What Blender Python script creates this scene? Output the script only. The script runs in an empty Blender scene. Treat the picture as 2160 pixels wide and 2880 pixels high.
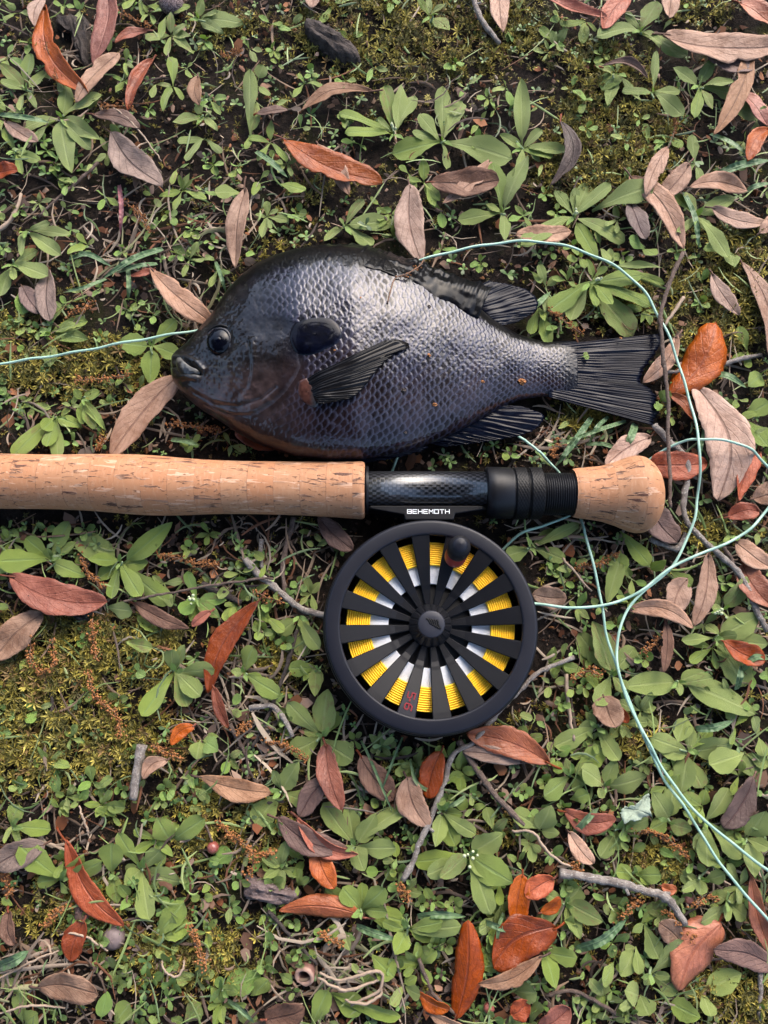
import bpy, math, random
import numpy as np
from mathutils import Matrix, Vector, noise as mnoise

# ------------------------------------------------------------------ camera, sky, sun, exposure
scene = bpy.context.scene
COL = scene.collection
FPX, TILT, CAMH = 2080.0, math.radians(12.5), 0.365       # focal length in photo pixels, tilt from straight down, camera height
camd = bpy.data.cameras.new('camera'); cam = bpy.data.objects.new('camera', camd); COL.objects.link(cam)
camd.sensor_fit = 'VERTICAL'; camd.sensor_height = 36.0; camd.lens = 36.0 * FPX / 2880.0
camd.clip_start = 0.01; camd.clip_end = 2000.0
cam.location = (0, 0, CAMH); cam.rotation_euler = (TILT, 0, 0)
scene.camera = cam
SUN_EL, SUN_AZ = math.radians(41), math.radians(26)        # azimuth from +Y towards +X
world = bpy.data.worlds.new('World'); scene.world = world; world.use_nodes = True
wn = world.node_tree; bg = wn.nodes['Background']
sky = wn.nodes.new('ShaderNodeTexSky'); sky.sky_type = 'NISHITA'; sky.sun_disc = False
sky.sun_elevation = SUN_EL; sky.sun_rotation = SUN_AZ; sky.air_density = 1.0; sky.dust_density = 3.0; sky.ozone_density = 1.0
wn.links.new(sky.outputs[0], bg.inputs[0]); bg.inputs[1].default_value = 0.15
sund = bpy.data.lights.new('sun', 'SUN'); sun = bpy.data.objects.new('sun', sund); COL.objects.link(sun)
sund.energy = 0.62; sund.angle = math.radians(56); sund.color = (1.0, 0.965, 0.91)
sun.rotation_euler = Vector((math.sin(SUN_AZ)*math.cos(SUN_EL), math.cos(SUN_AZ)*math.cos(SUN_EL), math.sin(SUN_EL))).to_track_quat('Z', 'Y').to_euler()
sun.location = (0.5, 0.6, 1.0)
scene.view_settings.view_transform = 'Standard'; scene.view_settings.look = 'None'
scene.view_settings.exposure = 2.1; scene.view_settings.gamma = 1.0

rng = np.random.default_rng(7); random.seed(7)
S = 2160.0/1659.0
CT, ST = math.cos(TILT), math.sin(TILT)
# ------------------------------------------------------------------ pixel <-> place
def P(X, Y, z):
    X = np.asarray(X, float); Y = np.asarray(Y, float); z = np.asarray(z, float)
    cx = (X-1080)/FPX; cy = (1440-Y)/FPX
    dx = cx; dy = cy*CT + ST; dz = cy*ST - CT
    t = (z-CAMH)/dz
    return np.stack([dx*t, dy*t, z+0*t], -1)
def PD(x, y, z): return P(np.asarray(x, float)*S, np.asarray(y, float)*S, z)
def proj(p):
    p = np.asarray(p, float); q = p - np.array([0, 0, CAMH])
    yc = q[..., 1]*CT + q[..., 2]*ST; zc = -q[..., 1]*ST + q[..., 2]*CT
    return 1080 + FPX*q[..., 0]/(-zc), 1440 - FPX*yc/(-zc)
def vnoise(x, y, sc, seed=0):
    # cheap smooth value noise
    x = np.asarray(x, float)*sc + seed*17.3; y = np.asarray(y, float)*sc + seed*7.1
    xi = np.floor(x).astype(np.int64); yi = np.floor(y).astype(np.int64); fx = x-xi; fy = y-yi
    fx = fx*fx*(3-2*fx); fy = fy*fy*(3-2*fy)
    def h(a, b):
        n = (a*374761393 + b*668265263 + seed*1442695) & 0x7fffffff
        n = ((n ^ (n >> 13))*1274126177) & 0x7fffffff
        return ((n ^ (n >> 16)) & 0xffff)/65535.0
    return (h(xi, yi)*(1-fx)+h(xi+1, yi)*fx)*(1-fy) + (h(xi, yi+1)*(1-fx)+h(xi+1, yi+1)*fx)*fy
def gz(x, y):
    x = np.asarray(x, float); y = np.asarray(y, float)
    return (vnoise(x, y, 22, 1)-0.5)*0.006 + (vnoise(x, y, 75, 2)-0.5)*0.003 + (vnoise(x, y, 190, 3)-0.5)*0.0012
# ------------------------------------------------------------------ object helpers
def link(o, parent=None):
    COL.objects.link(o)
    if parent is not None: o.parent = parent
    return o
def tag(o, label=None, cat=None, group=None, kind=None):
    if label: o['label'] = label
    if cat: o['category'] = cat
    if group: o['group'] = group
    if kind: o['kind'] = kind
    return o
def empty(name, loc):
    o = bpy.data.objects.new(name, None); o.location = [float(c) for c in loc]; o.empty_display_size = 0.005
    return link(o)
def mesh_np(name, V, F, mats=(), smooth=True, uv=None, col=None):
    me = bpy.data.meshes.new(name)
    V = np.asarray(V, np.float32)
    if isinstance(F, np.ndarray):
        k = F.shape[1]; nf = len(F)
        me.vertices.add(len(V)); me.vertices.foreach_set('co', V.ravel())
        me.loops.add(nf*k); me.loops.foreach_set('vertex_index', F.astype(np.int32).ravel())
        me.polygons.add(nf); me.polygons.foreach_set('loop_start', np.arange(0, nf*k, k, dtype=np.int32))
        me.update(calc_edges=True)
    else:
        me.from_pydata([tuple(map(float, v)) for v in V], [], F); me.update()
    li = np.zeros(len(me.loops), np.int32); me.loops.foreach_get('vertex_index', li)
    if uv is not None:
        lay = me.uv_layers.new(name='UVMap'); lay.data.foreach_set('uv', np.asarray(uv, np.float32)[li].ravel())
    if col is not None:
        at = me.color_attributes.new('Col', 'FLOAT_COLOR', 'POINT'); at.data.foreach_set('color', np.asarray(col, np.float32).ravel())
    for m in mats: me.materials.append(m)
    me.polygons.foreach_set('use_smooth', np.full(len(me.polygons), smooth, bool))
    me.validate()
    return me
def obj(name, me, parent=None, mw=None):
    o = bpy.data.objects.new(name, me)
    if mw is not None: o.matrix_world = mw
    return link(o, parent)
def part(name, me, parent, org):
    # me is given in world coordinates, org is the location of the thing's Empty
    localise(me, org); o = bpy.data.objects.new(name, me); return link(o, parent)
def localise(me, org):
    me.transform(Matrix.Translation([-float(c) for c in org])); return me
def gridF(nu, nv, closeu=False, closev=False):
    iu = np.arange(nu if closeu else nu-1); iv = np.arange(nv if closev else nv-1)
    a, b = np.meshgrid(iu, iv, indexing='ij'); a2 = (a+1) % nu; b2 = (b+1) % nv
    return np.stack([a*nv+b, a2*nv+b, a2*nv+b2, a*nv+b2], -1).reshape(-1, 4)
def smooth_curve(pts, n):
    # Catmull-Rom through pts, n samples
    p = np.asarray(pts, float)
    if len(p) == 2: t = np.linspace(0, 1, n)[:, None]; return p[0]*(1-t)+p[1]*t
    q = np.vstack([2*p[0]-p[1], p, 2*p[-1]-p[-2]])
    d = np.concatenate([[0], np.cumsum(np.linalg.norm(np.diff(p[:, :2], axis=0), axis=1))]); s = np.linspace(0, d[-1], n)
    k = np.clip(np.searchsorted(d, s, 'right')-1, 0, len(p)-2); t = ((s-d[k])/(d[k+1]-d[k]+1e-12))[:, None]
    a, b, c, e = q[k], q[k+1], q[k+2], q[k+3]
    return 0.5*((2*b)+(-a+c)*t+(2*a-5*b+4*c-e)*t**2+(-a+3*b-3*c+e)*t**3)
def tube(path, rad, ns=8, jitter=0.0, seed=0, cap=True):
    path = np.asarray(path, float); n = len(path); rad = np.broadcast_to(np.asarray(rad, float), (n,)).copy()
    T = np.gradient(path, axis=0); T /= np.linalg.norm(T, axis=1)[:, None]+1e-12
    up = np.array([0, 0, 1.0]); Sd = np.cross(T, up); Sd /= np.linalg.norm(Sd, axis=1)[:, None]+1e-9
    U = np.cross(Sd, T)
    a = np.linspace(0, 2*np.pi, ns, endpoint=False)
    R = rad[:, None]*np.ones(ns)[None]
    if jitter:
        r2 = np.random.default_rng(seed); R = R*(1+jitter*(r2.random((n, ns))-0.5))
    V = path[:, None]+R[..., None]*(np.cos(a)[None, :, None]*Sd[:, None]+np.sin(a)[None, :, None]*U[:, None])
    V = V.reshape(-1, 3); F = gridF(n, ns, False, True).tolist()
    L = np.concatenate([[0], np.cumsum(np.linalg.norm(np.diff(path, axis=0), axis=1))])
    uv = np.stack([np.repeat(L*1000, ns), np.tile(a/(2*np.pi), n)], -1)
    if cap:
        F.append(list(range(ns))); F.append([(n-1)*ns+i for i in range(ns-1, -1, -1)])
    return V, F, uv
def joinVF(parts):
    V = []; F = []; o = 0
    for v, f in parts:
        V.append(np.asarray(v, float)); F += [[i+o for i in q] for q in (f.tolist() if isinstance(f, np.ndarray) else f)]; o += len(v)
    return np.vstack(V), F
def lathe(prof, n=96, c=(0, 0), close=False):
    prof = np.asarray(prof, float); a = np.linspace(0, 2*np.pi, n, endpoint=False)
    V = np.stack([c[0]+prof[None, :, 0]*np.cos(a)[:, None], c[1]+prof[None, :, 0]*np.sin(a)[:, None], np.broadcast_to(prof[None, :, 1], (n, len(prof)))], -1)
    return V.reshape(-1, 3), gridF(n, len(prof), True, close)
def sstep(a, b, x): t = np.clip((x-a)/(b-a), 0, 1); return t*t*(3-2*t)
def seg_dist(X, Y, poly, closed=False):
    p = np.asarray(poly, float); D = np.full(np.shape(X), 1e9)
    q = list(zip(p[:-1], p[1:]))
    if closed: q.append((p[-1], p[0]))
    for a, b in q:
        d = b-a; t = np.clip(((X-a[0])*d[0]+(Y-a[1])*d[1])/(d@d+1e-9), 0, 1)
        D = np.minimum(D, np.hypot(X-a[0]-t*d[0], Y-a[1]-t*d[1]))
    return D
def inside(X, Y, poly):
    p = np.asarray(poly, float); X = np.asarray(X, float); Y = np.asarray(Y, float); r = np.zeros(np.shape(X), bool)
    for (x1, y1), (x2, y2) in zip(p, np.roll(p, -1, 0)):
        c = ((y1 > Y) != (y2 > Y)) & (X < (x2-x1)*(Y-y1)/(y2-y1+1e-12)+x1); r ^= c
    return r
# ------------------------------------------------------------------ materials
class NT:
    def __init__(s, name):
        s.m = bpy.data.materials.new(name); s.m.use_nodes = True; s.t = s.m.node_tree
        s.b = s.t.nodes['Principled BSDF']; s.out = s.t.nodes['Material Output']
    def n(s, typ, **kw):
        x = s.t.nodes.new('ShaderNode'+typ)
        for k, v in kw.items(): setattr(x, k, v)
        return x
    def put(s, sock, v):
        if isinstance(v, bpy.types.NodeSocket): s.t.links.new(v, sock)
        elif v is not None:
            if isinstance(v, (tuple, list)) and len(v) == 3 and sock.type == 'RGBA': v = (*v, 1)
            sock.default_value = v
    def math(s, op, a, b=None, c=None, clamp=False):
        x = s.n('Math', operation=op, use_clamp=clamp); s.put(x.inputs[0], a)
        if b is not None: s.put(x.inputs[1], b)
        if c is not None: s.put(x.inputs[2], c)
        return x.outputs[0]
    def ramp01(s, v, a, b):
        x = s.n('MapRange', interpolation_type='SMOOTHSTEP'); s.put(x.inputs[0], v); x.inputs[1].default_value = a; x.inputs[2].default_value = b
        return x.outputs[0]
    def mix(s, f, a, b, mode='MIX'):
        x = s.n('Mix', data_type='RGBA', blend_type=mode, clamp_factor=True)
        s.put(x.inputs[0], f); s.put(x.inputs[6], a); s.put(x.inputs[7], b); return x.outputs[2]
    def noise(s, vec, scale, detail=3.0, rough=0.6, dist=0.0):
        x = s.n('TexNoise'); s.put(x.inputs['Vector'], vec); x.inputs['Scale'].default_value = scale
        x.inputs['Detail'].default_value = detail; x.inputs['Roughness'].default_value = rough; x.inputs['Distortion'].default_value = dist
        return x.outputs[0]
    def vec(s, op, a, b=None):
        x = s.n('VectorMath', operation=op); s.put(x.inputs[0], a)
        if b is not None: s.put(x.inputs[1], b)
        return x.outputs[0]
    def uv(s): return s.n('UVMap', uv_map='UVMap').outputs[0]
    def co(s): return s.n('TexCoord').outputs['Object']
    def sep(s, v): x = s.n('SeparateXYZ'); s.put(x.inputs[0], v); return x.outputs
    def bump(s, h, strength=0.5, dist=0.001):
        x = s.n('Bump'); s.put(x.inputs['Height'], h); x.inputs['Strength'].default_value = strength; x.inputs['Distance'].default_value = dist
        s.t.links.new(x.outputs[0], s.b.inputs['Normal']); return x.outputs[0]
    def set(s, **kw):
        for k, v in kw.items(): s.put(s.b.inputs[k.replace('_', ' ')], v)
        return s
def plain(name, col, rough=0.5, spec=0.5, metal=0.0, nsc=900, namp=0.35, bump=0.15):
    m = NT(name); c = m.co(); f = m.noise(c, nsc, 4)
    m.set(Base_Color=m.mix(f, tuple(x*(1-namp) for x in col), tuple(min(1, x*(1+namp)) for x in col)), Roughness=m.math('ADD', rough-0.08, m.math('MULTIPLY', f, 0.16)), Metallic=metal)
    m.b.inputs['Specular IOR Level'].default_value = spec
    if bump: m.bump(m.noise(c, nsc*2.2, 3), bump, 0.0004)
    return m.m
def attr_mat(name, rough=0.7, spec=0.3, bump=0.3, nsc=1500, var=0.35):
    m = NT(name); a = m.n('VertexColor', layer_name='Col').outputs[0]; c = m.co(); f = m.noise(c, nsc, 3)
    m.set(Base_Color=m.mix(m.math('MULTIPLY', f, var), a, m.mix(1.0, a, (0.35, 0.33, 0.3), 'MULTIPLY')), Roughness=rough)
    m.b.inputs['Specular IOR Level'].default_value = spec
    if bump: m.bump(m.noise(c, nsc*1.5, 3), bump, 0.0004)
    return m.m
def dead_mat(name, ca, cb, vein, rough, spec, blot=0.5, vs=.75):
    m = NT(name); u, v, _ = m.sep(m.uv()); rnd = m.n('ObjectInfo').outputs['Random']
    c3 = m.vec('ADD', m.co(), m.vec('SCALE', (1, 1, 1))); comb = m.n('CombineXYZ')
    m.put(comb.inputs[0], m.math('MULTIPLY', rnd, 7.0)); m.put(comb.inputs[1], m.math('MULTIPLY', rnd, 3.0)); pos = m.vec('ADD', m.co(), comb.outputs[0])
    av = m.math('ABSOLUTE', m.math('SUBTRACT', v, 0.5))
    wob = m.math('MULTIPLY', m.math('SUBTRACT', m.noise(pos, 160, 2), 0.5), 0.5)
    mid = m.math('SUBTRACT', 1.0, m.ramp01(av, 0.012, 0.05))
    ph = m.math('FRACT', m.math('ADD', m.math('SUBTRACT', m.math('MULTIPLY', u, 6.5), m.math('MULTIPLY', av, 5.0)), wob))
    vn = m.math('MULTIPLY', m.math('SUBTRACT', 1.0, m.ramp01(m.math('ABSOLUTE', m.math('SUBTRACT', ph, 0.5)), 0.02, 0.08)), 0.42)
    ve = m.math('MAXIMUM', mid, vn)
    bl = m.ramp01(m.noise(pos, 90, 5, 0.7, 0.6), 0.5-0.28*blot, 0.78-0.2*blot)
    base = m.mix(bl, ca, cb)
    fine = m.noise(pos, 700, 4)
    base = m.mix(m.math('MULTIPLY', fine, 0.4), base, m.mix(1.0, base, (0.45, 0.42, 0.42), 'MULTIPLY'))
    hv = m.n('HueSaturation'); m.put(hv.inputs['Color'], base); m.put(hv.inputs['Value'], m.math('ADD', 0.72, m.math('MULTIPLY', rnd, 0.5))); m.put(hv.inputs['Saturation'], m.math('ADD', 0.85, m.math('MULTIPLY', m.math('FRACT', m.math('MULTIPLY', rnd, 13.7)), 0.3)))
    spots = m.ramp01(m.noise(pos, 420, 2), 0.73, 0.78)
    base = m.mix(spots, hv.outputs[0], tuple(x*0.25 for x in vein))
    m.set(Base_Color=m.mix(m.math('MULTIPLY', ve, vs), base, vein), Roughness=m.math('ADD', rough, m.math('MULTIPLY', m.math('SUBTRACT', fine, 0.5), 0.3)))
    m.b.inputs['Specular IOR Level'].default_value = spec
    m.bump(m.math('ADD', m.math('MULTIPLY', ve, -0.9*vs), m.math('MULTIPLY', m.noise(pos, 240, 5, .65), 1.5)), 0.75, 0.0008)
    return m.m
def green_mat(name, ca, cb, mid, rough=0.62):
    m = NT(name); u, v, _ = m.sep(m.uv()); rnd = m.n('ObjectInfo').outputs['Random']
    comb = m.n('CombineXYZ'); m.put(comb.inputs[0], m.math('MULTIPLY', rnd, 31.0)); pos = m.vec('ADD', m.co(), comb.outputs[0])
    av = m.math('ABSOLUTE', m.math('SUBTRACT', v, 0.5))
    md = m.math('SUBTRACT', 1.0, m.ramp01(av, 0.015, 0.075))
    r2 = m.math('FRACT', m.math('MULTIPLY', rnd, 7.31))
    base = m.mix(rnd, ca, cb)
    big = m.noise(pos, 4, 3); fine = m.noise(pos, 38, 4)
    base = m.mix(m.math('MULTIPLY', big, 0.7), base, m.mix(1.0, base, (0.62, 0.70, 0.52), 'MULTIPLY'))
    base = m.mix(m.math('MULTIPLY', fine, 0.35), base, m.mix(1.0, base, (1.35, 1.3, 1.45), 'MULTIPLY'))
    edge = m.math('MULTIPLY', m.ramp01(m.math('ADD', m.noise(pos, 6, 3), m.math('MULTIPLY', m.math('POWER', r2, 3.0), 0.25)), 0.72, 0.86), 0.75)
    base = m.mix(edge, base, (0.20, 0.16, 0.05))
    hole = m.ramp01(m.noise(pos, 11, 2), 0.76, 0.79)
    base = m.mix(hole, base, (0.03, 0.022, 0.012))
    m.set(Base_Color=m.mix(m.math('MULTIPLY', md, 0.45), base, mid), Roughness=rough)
    m.b.inputs['Specular IOR Level'].default_value = 0.45
    m.b.inputs['Sheen Weight'].default_value = 0.12; m.b.inputs['Sheen Roughness'].default_value = 0.5
    m.bump(m.math('ADD', m.math('MULTIPLY', md, -0.6), m.math('ADD', m.math('MULTIPLY', fine, 0.7), m.noise(pos, 110, 2))), 0.5, 0.02)
    tr = m.n('BsdfTranslucent'); m.put(tr.inputs[0], m.mix(1.0, base, (1.1, 1.2, 0.5), 'MULTIPLY'))
    mx = m.n('MixShader'); mx.inputs[0].default_value = 0.14; m.t.links.new(m.b.outputs[0], mx.inputs[1]); m.t.links.new(tr.outputs[0], mx.inputs[2]); m.t.links.new(mx.outputs[0], m.out.inputs[0])
    return m.m
M = {}
M['pale'] = dead_mat('dead_leaf_pale', (0.37, 0.235, 0.17), (0.25, 0.14, 0.092), (0.10, 0.045, 0.03), 0.62, 0.3, 0.4, .6)
M['tan'] = dead_mat('dead_leaf_tan', (0.30, 0.175, 0.11), (0.18, 0.09, 0.05), (0.10, 0.05, 0.03), 0.6, 0.3, 0.5, .6)
M['orange'] = dead_mat('dead_leaf_orange', (0.33, 0.088, 0.024), (0.22, 0.052, 0.016), (0.17, 0.04, 0.015), 0.42, 0.35, 0.5, .5)
M['rust'] = dead_mat('dead_leaf_rust', (0.22, 0.050, 0.016), (0.135, 0.031, 0.012), (0.085, 0.02, 0.01), 0.42, 0.35, 0.5, .5)
M['red'] = dead_mat('dead_leaf_red', (0.30, 0.088, 0.048), (0.20, 0.048, 0.024), (0.11, 0.025, 0.013), 0.5, 0.35, 0.5, .5)
M['brown'] = dead_mat('dead_leaf_brown', (0.14, 0.075, 0.05), (0.085, 0.042, 0.028), (0.05, 0.022, 0.015), 0.6, 0.3, 0.5)
M['dark'] = dead_mat('dead_leaf_dark', (0.065, 0.042, 0.035), (0.04, 0.026, 0.022), (0.02, 0.012, 0.01), 0.55, 0.3, 0.5)
M['grey'] = dead_mat('dead_leaf_grey', (0.20, 0.145, 0.12), (0.12, 0.085, 0.07), (0.06, 0.035, 0.03), 0.65, 0.25, 0.5)
M['mauve'] = dead_mat('dead_leaf_mauve', (0.135, 0.085, 0.072), (0.085, 0.052, 0.044), (0.05, 0.022, 0.02), 0.6, 0.3, 0.4)
M['sage'] = green_mat('leaf_sage', (0.178, 0.228, 0.058), (0.250, 0.305, 0.078), (0.30, 0.35, 0.13))
M['green'] = green_mat('leaf_green', (0.165, 0.228, 0.036), (0.238, 0.308, 0.052), (0.19, 0.28, 0.10), 0.55)
M['fresh'] = green_mat('leaf_fresh', (0.16, 0.26, 0.045), (0.22, 0.34, 0.065), (0.20, 0.32, 0.09), 0.5)
M['grass'] = green_mat('leaf_grass', (0.075, 0.14, 0.06), (0.12, 0.19, 0.075), (0.14, 0.22, 0.11), 0.5)
M['straw'] = plain('dry_straw', (0.27, 0.20, 0.145), 0.65, 0.3, 0, 900, 0.4)
M['moss'] = attr_mat('moss', 0.6, 0.3, 0.0)
M['litter'] = attr_mat('litter', 0.75, 0.25, 0.3)
M['sprout'] = attr_mat('sprout', 0.5, 0.35, 0.0)
M['bud'] = plain('flower_bud', (0.42, 0.46, 0.28), 0.6)
M['stemgreen'] = plain('plant_stem', (0.16, 0.22, 0.11), 0.6)
M['catkin'] = plain('catkin_floret', (0.26, 0.105, 0.034), 0.7, 0.3, 0, 1600, 0.6, 0.4)
M['catstem'] = plain('catkin_stem', (0.13, 0.065, 0.035), 0.7)
def bark(name, ca, cb, lich, rough=0.8):
    m = NT(name); c = m.co(); u = m.uv()
    n1 = m.noise(c, 260, 5, 0.7); n2 = m.noise(c, 1100, 4, 0.7); st = m.noise(m.vec('MULTIPLY', u, (0.12, 9.0, 1)), 2.2, 4, 0.7)
    base = m.mix(m.ramp01(n1, 0.38, 0.62), ca, cb)
    base = m.mix(m.ramp01(n2, 0.56, 0.68), base, lich)
    base = m.mix(m.ramp01(st, 0.58, 0.7), base, tuple(x*0.3 for x in ca))
    m.set(Base_Color=base, Roughness=rough); m.b.inputs['Specular IOR Level'].default_value = 0.2
    m.bump(m.math('ADD', n2, m.math('MULTIPLY', st, -1.2)), 0.8, 0.0008); return m.m
M['twig'] = bark('twig_grey', (0.15, 0.125, 0.11), (0.26, 0.23, 0.205), (0.44, 0.42, 0.38))
M['twigb'] = bark('twig_brown', (0.085, 0.06, 0.048), (0.14, 0.10, 0.082), (0.22, 0.18, 0.15))
M['twigd'] = bark('twig_dark', (0.032, 0.025, 0.022), (0.065, 0.052, 0.046), (0.10, 0.085, 0.08))
# ------------------------------------------------------------------ outlines used to keep the ground cover clear (1659 x 2212 frame)
FISH_D = np.array([(375,765),(412,740),(440,708),(475,660),(497,628),(523,600),(560,572),(600,556),(700,528),(780,525),(860,545),(925,565),(1000,590),(1055,608),(1117,618),(1150,634),(1165,652),(1140,684),(1110,720),(1160,738),(1240,735),(1350,722),(1432,718),(1432,740),(1396,795),(1388,825),(1420,852),(1425,895),(1412,918),(1330,903),(1225,868),(1175,855),(1125,880),(1178,905),(1160,928),(1110,945),(960,965),(925,968),(780,993),(700,990),(560,962),(510,935),(440,890),(385,840),(368,818)], float)
ROD_D = np.array([(-200,980),(600,990),(790,995),(800,1015),(1230,1010),(1300,1010),(1370,985),(1415,1000),(1430,1050),(1420,1110),(1385,1152),(1240,1120),(800,1120),(780,1125),(330,1118),(-200,1100)], float)
def blocked(x, y, pad=0.0):
    x = np.asarray(x, float); y = np.asarray(y, float)
    r = inside(x, y, FISH_D) | inside(x, y, ROD_D) | (np.hypot(x-933, y-1350) < 238+pad)
    if pad: r = r | (seg_dist(x, y, FISH_D, True) < pad) | (seg_dist(x, y, ROD_D, True) < pad)
    return r
# ------------------------------------------------------------------ ground: one sheet, fine near the fish, reaching the horizon
inner = np.linspace(-0.36, 0.36, 181)
outer = 0.36*np.power(1.55, np.arange(1, 17))
gx = np.concatenate([-outer[::-1], inner, outer]); gy = np.concatenate([-outer[::-1], np.linspace(-0.36, 0.36, 181), outer])+0.08
X, Y = np.meshgrid(gx, gy, indexing='ij')
Zg = gz(X, Y)*(np.maximum(abs(X), abs(Y-0.08)) < 0.5)
gm = NT('ground_soil'); c = gm.co()
n1 = gm.noise(c, 34, 6, 0.65); n2 = gm.noise(c, 300, 6, 0.7); n3 = gm.noise(c, 1500, 4, 0.7)
col = gm.mix(gm.ramp01(n2, 0.35, 0.68), (0.008, 0.006, 0.005), (0.028, 0.019, 0.014))
col = gm.mix(gm.ramp01(n1, 0.52, 0.68), col, gm.mix(n3, (0.014, 0.015, 0.004), (0.042, 0.043, 0.011)))
col = gm.mix(gm.ramp01(n3, 0.62, 0.72), col, (0.10, 0.066, 0.046))
gm.set(Base_Color=col, Roughness=0.9); gm.b.inputs['Specular IOR Level'].default_value = 0.15
gm.bump(gm.math('ADD', n2, gm.math('MULTIPLY', n3, 0.6)), 1.0, 0.003)
g = obj('ground', mesh_np('ground', np.stack([X, Y, Zg], -1).reshape(-1, 3), gridF(len(gx), len(gy)), [gm.m]))
tag(g, 'dark damp soil with moss and crumbled litter', 'ground', kind='structure')

# ------------------------------------------------------------------ moss (uncountable: one object)
MOSS = [(890,75,280,105,1.25),(1330,300,150,140,1.2),(1250,390,110,70,.8),(1540,660,150,110,.9),(1330,640,110,60,.6),(1590,540,110,60,.8),(130,1420,230,100,.95),(50,1590,150,120,.95),(250,1600,170,90,.75),(180,800,200,70,.9),(60,720,90,60,.5),(430,2060,180,100,.45),(1365,1590,70,50,.9),(610,1440,70,60,.6),(1390,890,50,30,.8),(1580,2150,100,70,.9),(480,1780,160,90,.45),(150,1960,150,80,.4),(1300,150,120,60,.8),(620,540,80,40,.4),(1530,1150,60,50,.7),(1070,1790,60,40,.7),(1420,1870,90,60,.5),(330,1380,90,60,.7),(680,420,60,40,.4),(1260,905,70,40,.8),(1500,30,90,40,.7),(480,70,80,60,.4),(540,60,40,40,.5)]
def moss_density(x, y):
    d = np.zeros(np.shape(x))
    for cx, cy, rx, ry, a in MOSS: d = np.maximum(d, a*np.clip(1.25-np.hypot((x-cx)/rx, (y-cy)/ry), 0, 1)/0.55)
    return np.clip(d, 0, 1)
n = 105000
mx = rng.uniform(-230, 1890, n); my = rng.uniform(-230, 2440, n)
pr = moss_density(mx, my)*(0.14+1.25*vnoise(mx, my, 1/38., 5)**1.25) + 0.10*(vnoise(mx, my, 1/60., 9) > 0.45)
k = (rng.random(n) < pr) & ~(blocked(mx, my, 0) & (rng.random(n) < .93)); mx, my = mx[k], my[k]
w = PD(mx, my, 0.0); hz = gz(w[:, 0], w[:, 1]); dens = moss_density(mx, my)
V = []; C = []; Fs = []
NL = 9
ns = len(mx)
a0 = rng.uniform(0, 6.28, ns); size = rng.uniform(.0014, .0042, ns)*(0.75+0.45*dens); hgt = rng.uniform(0.0, .0044, ns)*dens+0.0006
hue = rng.random(ns); ca = np.array([0.205, 0.168, 0.026]); cb = np.array([0.34, 0.285, 0.058]); cc = np.array([0.095, 0.085, 0.018]); cd = np.array([0.17, 0.105, 0.035])
for j in range(NL):
    a = a0+j*2*np.pi/NL+rng.normal(0, .25, ns); el = rng.uniform(-0.15, 1.15, ns); r = size*rng.uniform(.7, 1.2, ns)
    d = np.stack([np.cos(a)*np.cos(el), np.sin(a)*np.cos(el), np.sin(el)], -1); s = np.stack([-np.sin(a), np.cos(a), 0*a], -1)*(size*0.115)[:, None]
    b = np.stack([w[:, 0], w[:, 1], hz+hgt], -1); mid = b+d*(r*.5)[:, None]+np.array([0, 0, .0002]); tip = b+d*r[:, None]-np.array([0, 0, .0003])
    o = len(V)*0
    V.append(np.stack([b, mid+s, tip, mid-s], 1))
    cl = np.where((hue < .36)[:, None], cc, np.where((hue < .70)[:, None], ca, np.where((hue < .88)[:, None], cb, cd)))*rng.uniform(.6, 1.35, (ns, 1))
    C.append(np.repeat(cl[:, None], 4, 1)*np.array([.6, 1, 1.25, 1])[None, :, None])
V = np.concatenate(V).reshape(-1, 3); C = np.concatenate(C).reshape(-1, 3); C = np.hstack([C, np.ones((len(C), 1))])
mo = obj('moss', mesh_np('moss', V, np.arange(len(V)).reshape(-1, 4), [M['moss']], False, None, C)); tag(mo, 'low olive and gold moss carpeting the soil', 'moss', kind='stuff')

# ------------------------------------------------------------------ fine litter: straw fragments, crumbs (uncountable)
def strips(n, lmin, lmax, wmin, wmax, cols, prob=None, zoff=(0.001, 0.006), seed=0):
    r = np.random.default_rng(seed); x = r.uniform(-230, 1890, n); y = r.uniform(-230, 2440, n)
    if prob is not None: k = r.random(n) < prob(x, y); x, y = x[k], y[k]
    k = ~blocked(x, y, 8); x, y = x[k], y[k]; n = len(x)
    p = PD(x, y, .002); z = gz(p[:, 0], p[:, 1])+r.uniform(*zoff, n); a = r.uniform(0, 6.28, n); L = lmin+(lmax-lmin)*r.random(n)**2.2; W = r.uniform(wmin, wmax, n)
    bend = r.normal(0, .35, n); tilt = r.normal(0, .10, n); t = np.linspace(-.5, .5, 5)
    aa = a[:, None]+bend[:, None]*t[None]*1.5
    cx = p[:, 0:1]+np.cos(aa)*L[:, None]*t; cy = p[:, 1:2]+np.sin(aa)*L[:, None]*t; cz = z[:, None]+tilt[:, None]*L[:, None]*t
    ww = W[:, None]*np.array([.45, .95, 1, .85, .3])[None]*.5; sx = -np.sin(aa)*ww; sy = np.cos(aa)*ww; sz = r.normal(0, .4, n)[:, None]*ww
    V = np.stack([np.stack([cx+sx, cy+sy, cz+sz], -1), np.stack([cx, cy, cz+ww*.6], -1), np.stack([cx-sx, cy-sy, cz-sz], -1)], 2).reshape(-1, 3)
    f = gridF(5, 3); F = (f[None]+(np.arange(n)*15)[:, None, None]).reshape(-1, 4)
    c = np.array(cols)[r.integers(0, len(cols), n)]*r.uniform(.55, 1.25, (n, 1)); C = np.repeat(np.hstack([c, np.ones((n, 1))]), 15, 0)
    return V, F, C
STR = [(.27, .20, .145), (.34, .27, .20), (.18, .12, .08), (.11, .075, .055), (.29, .235, .18), (.14, .06, .03), (.07, .05, .04)]
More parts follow.
